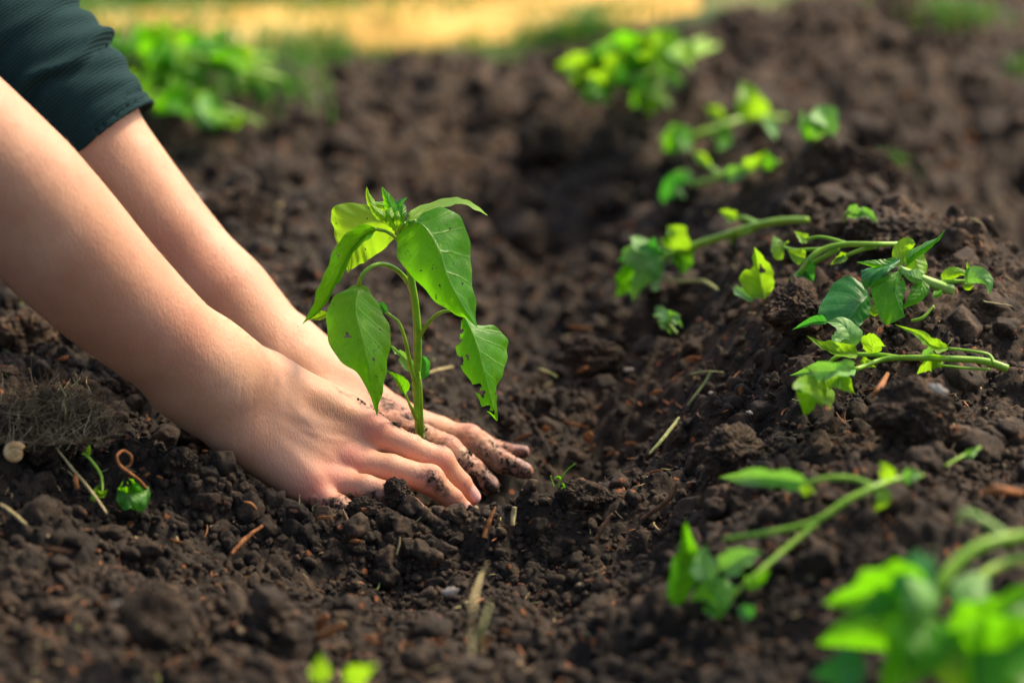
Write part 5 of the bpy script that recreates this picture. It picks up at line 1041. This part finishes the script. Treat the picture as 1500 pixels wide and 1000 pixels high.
# tiny litter, too small and many to count
def tiny():
    r = np.random.default_rng(12); V = []; F = []; T = []
    n = 4200; y = r.uniform(-.42, 1.0, n)**1.0; wid = np.clip((y-CAM[1])/1.9, .75, 2.2); x = .06+r.uniform(-.46, .50, n)*wid; z = height(x, y)
    for i in range(n):
        L = r.uniform(.0015, .007); w = r.uniform(.0003, .0009)*(1.6 if r.random() < .3 else 1); a = r.uniform(0, 6.28); e = r.uniform(-.4, .9); d = np.array([math.cos(a)*math.cos(e), math.sin(a)*math.cos(e), math.sin(e)]); s = np.cross(d, [0, 0, 1.]); s /= np.linalg.norm(s)+1e-6; u = np.cross(s, d)
        c = np.array([x[i], y[i], z[i]+.0012]); bend = r.uniform(-.3, .3)*L; o = len(V); tt = r.random()
        for k in range(4):
            t = k/3-.5; p = c+d*L*2*t+s*bend*(1-4*t*t); ww = w*(1-abs(t)*.8)
            V += [p+s*ww, p+u*ww*.5, p-s*ww, p-u*ww*.5]; T += [tt]*4
        for k in range(3):
            for j in range(4): F.append((o+4*k+j, o+4*k+(j+1) % 4, o+4*k+4+(j+1) % 4, o+4*k+4+j))
    b = NB("fine_litter"); c = b.ramp(b.attr("tint"), [(0.0, (.20,.065,.02)), (.35, (.33,.13,.045)), (.6, (.09,.045,.025)), (.8, (.40,.30,.14)), (1.0, (.14,.20,.04))])
    tag(mesh_obj("plant_litter", np.array(V), np.array(F), b.done(b.prin(c, .8)), attrs={"tint": T}), kind="stuff")
tiny()
# snail shell
def snail():
    c = G(22, 662, .010); sc = R(1, c[1]); C = []; rad = []
    for k in range(70):
        t = k/69; a = t*2*math.pi*2.6+.5; rr = (1-t)**1.15*13*sc; C.append(c+np.array([math.cos(a)*rr, -.0015-t*.0025, math.sin(a)*rr])); rad.append((5.6*(1-t)**.85+1.0)*sc)
    V, F = tube_mesh(C, rad, n=140, seg=16); cap = F[:, 2] == F[:, 3]; o = bpy.data.meshes.new("snail_shell"); o.from_pydata(V.tolist(), [], F[~cap].tolist()+F[cap][:, :3].tolist()); o.polygons.foreach_set("use_smooth", [True]*len(o.polygons))
    b = NB("shell"); o.materials.append(b.done(b.prin(b.ramp(b.noise(b.geo(), 220, 3), [(.4, (.52,.29,.10)), (.6, (.78,.54,.26))]), .35))); ob = bpy.data.objects.new("snail_shell", o); COL.objects.link(ob); recentre(ob); tag(ob, "cream coiled snail shell on the left mound", "shell")
snail()
# clump of dead grass at the left
def hay():
    c = G(62, 648, 0); r = np.random.default_rng(3); V, F0 = icosphere(5); d = 1+.9*fbm3(V[:,0]*2, V[:,1]*2, V[:,2]*2, 4, 4)+.2*fbm3(V[:,0]*9, V[:,1]*9, V[:,2]*9, 3, 4)
    root = empty("grass_clump", c); tag(root, "shaggy clump of dead brown grass and roots under the nearer elbow", "clump")
    mesh_obj("sod", V*d[:, None]*np.array([.036, .024, .018])+c+[0, .01, .006], F0, SOIL, root, attrs={"dry": np.clip(.5+fbm3(V[:,0]*6, V[:,1]*6, V[:,2]*6, 3, 2), 0, 1)})
    Vv = []; F = []; T = []
    for i in range(1500):
        a = r.uniform(0, 6.28); q = r.random()**.5; x = c[0]+math.cos(a)*.048*q; y = c[1]+.006+math.sin(a)*.032*q; z = float(height(np.array([x]), np.array([y]))[0]); z = max(z, c[2]+.006+.020*math.sqrt(max(0, 1-((x-c[0])/.038)**2-((y-c[1]-.01)/.026)**2)))
        lean = r.normal()*.5; d_ = np.array([lean+r.normal()*.6, r.normal()*.6, abs(r.normal())*.55+.05]); d_ /= np.linalg.norm(d_); L = r.uniform(.005, .020)*(1.6 if r.random() < .08 else 1); w = r.uniform(.00015, .00045)
        s = np.cross(d_, [0, .9, .2]); s /= np.linalg.norm(s)+1e-6; cur = r.normal(size=3)*.35*L; cu2 = r.normal(size=3)*.18*L; o = len(Vv); tt = r.random(); p = np.array([x, y, z])
        for k in range(6):
            t = k/5; m = p+d_*L*t+cur*t*t+cu2*math.sin(t*5)-np.array([0, 0, .2*L*t*t]); ww = w*(1-.7*t); Vv += [m+s*ww, m-s*ww]; T += [tt]*2
        F += [(o+2*k, o+2*k+1, o+2*k+3, o+2*k+2) for k in range(5)]
    b = NB("dead_grass"); cc = b.ramp(b.attr("tint"), [(0.0, (.06,.038,.02)), (.5, (.19,.125,.06)), (.85, (.34,.25,.13)), (1.0, (.55,.44,.26))])
    tag(mesh_obj("dead_blades", np.array(Vv), np.array(F), b.done(b.prin(cc, .8)), root, attrs={"tint": T}), kind="stuff")
hay()
# round leaf scrap with curled tendril
root = empty("leaf_scrap", G(205, 722, 0)); tag(root, "round bright green leaf scrap with a curled brown tendril on the left slope", "leaf")
leafG(root, [(172,716,.010),(188,722,.012),(204,722,.012),(218,712,.012)], 16, 16, LEAF, 'round', holes=((.2,.1,.12,.2),(.45,.05,.12,.25)), wave=.002)
stemG(root, [(214,715,.012),(204,704,.018),(192,694,.022),(176,682,.026),(171,668,.03),(181,660,.032),(192,668,.03),(191,680,.024),(184,684,.022)], [3.4,3.6,3.4,3.2,3,3,2.8,2.4,1.5], BARK, name="tendril")
root = empty("green_sprig", G(130, 690, 0)); tag(root, "thin twisted green sprig beside the pale straw on the left mound", "sprig")
stemG(root, [(150,722,.006),(149,700,.012),(142,685,.016),(128,668,.02),(120,664,.02)], [2,2.6,2.8,2.6,2]); leafG(root, [(130,668,.02),(131,660,.026),(132,650,.03)], 3, 3, PL, 'narrow'); leafG(root, [(142,718,.006),(150,724,.006),(158,716,.01)], 4, 4, PL, 'narrow'); leafG(root, [(147,708,.006),(138,726,.004),(140,736,.004)], 3, 3, PL, 'narrow')
root = empty("grass_sprout", G(820, 712, 0)); tag(root, "tiny fine green grass sprout right of the fingertips", "sprout")
stemG(root, [(818,714,.002),(822,700,.010),(831,688,.016),(842,679,.02)], [1.2,1.2,1,.7]); stemG(root, [(812,712,.002),(808,702,.008),(807,697,.012)], [1.3,1.1,.8], name="branch"); leafG(root, [(822,703,.008),(818,698,.012),(812,700,.012)], 1.5, 1.5, LEAF, 'narrow'); leafG(root, [(823,706,.008),(826,712,.006),(822,716,.002)], 1.5, 1.5, LEAF, 'narrow')
for i, (x, y) in enumerate([(437,738),(0,0),(458,742),(300,738)]):
    if i in (0, 2): straw(["taller upright grass stub on the rim below the nearer hand", "", "shorter grass stub leaning right on the rim below the nearer hand"][i], [(x,y+6,.002),(x+1,y,.006),(x+(8 if i else 2),y-(5 if i else 14),.010)], [.9,1.2,.6], STRAW_G, "grass_stub", "stub", "grass stubs on the rim below the wrist")
# white sacks far behind the mound
for (px, w, lab) in ((1135, 66, "white sack beyond the mound, left one of the two at the top edge"), (1262, 36, "smaller white sack beyond the mound at the top edge")):
    c = P(px, -28, 2.45); sc = R(1, 2.45); V, F = icosphere(5); V = np.sign(V)*np.abs(V)**.75; V = V*(1+.08*fbm3(V[:,0]*3+px, V[:,1]*3, V[:,2]*3, 3, 5))[:, None]*np.array([w*sc, .06, 36*sc])+c
    b = NB("white_plastic"); o = mesh_obj("sack", V, F, b.done(b.prin((.62,.68,.72), .5, b.bump(b.noise(b.geo(), 30, 4), .5, .01)))); recentre(o); tag(o, lab, "sack", "white sacks beyond the bed")
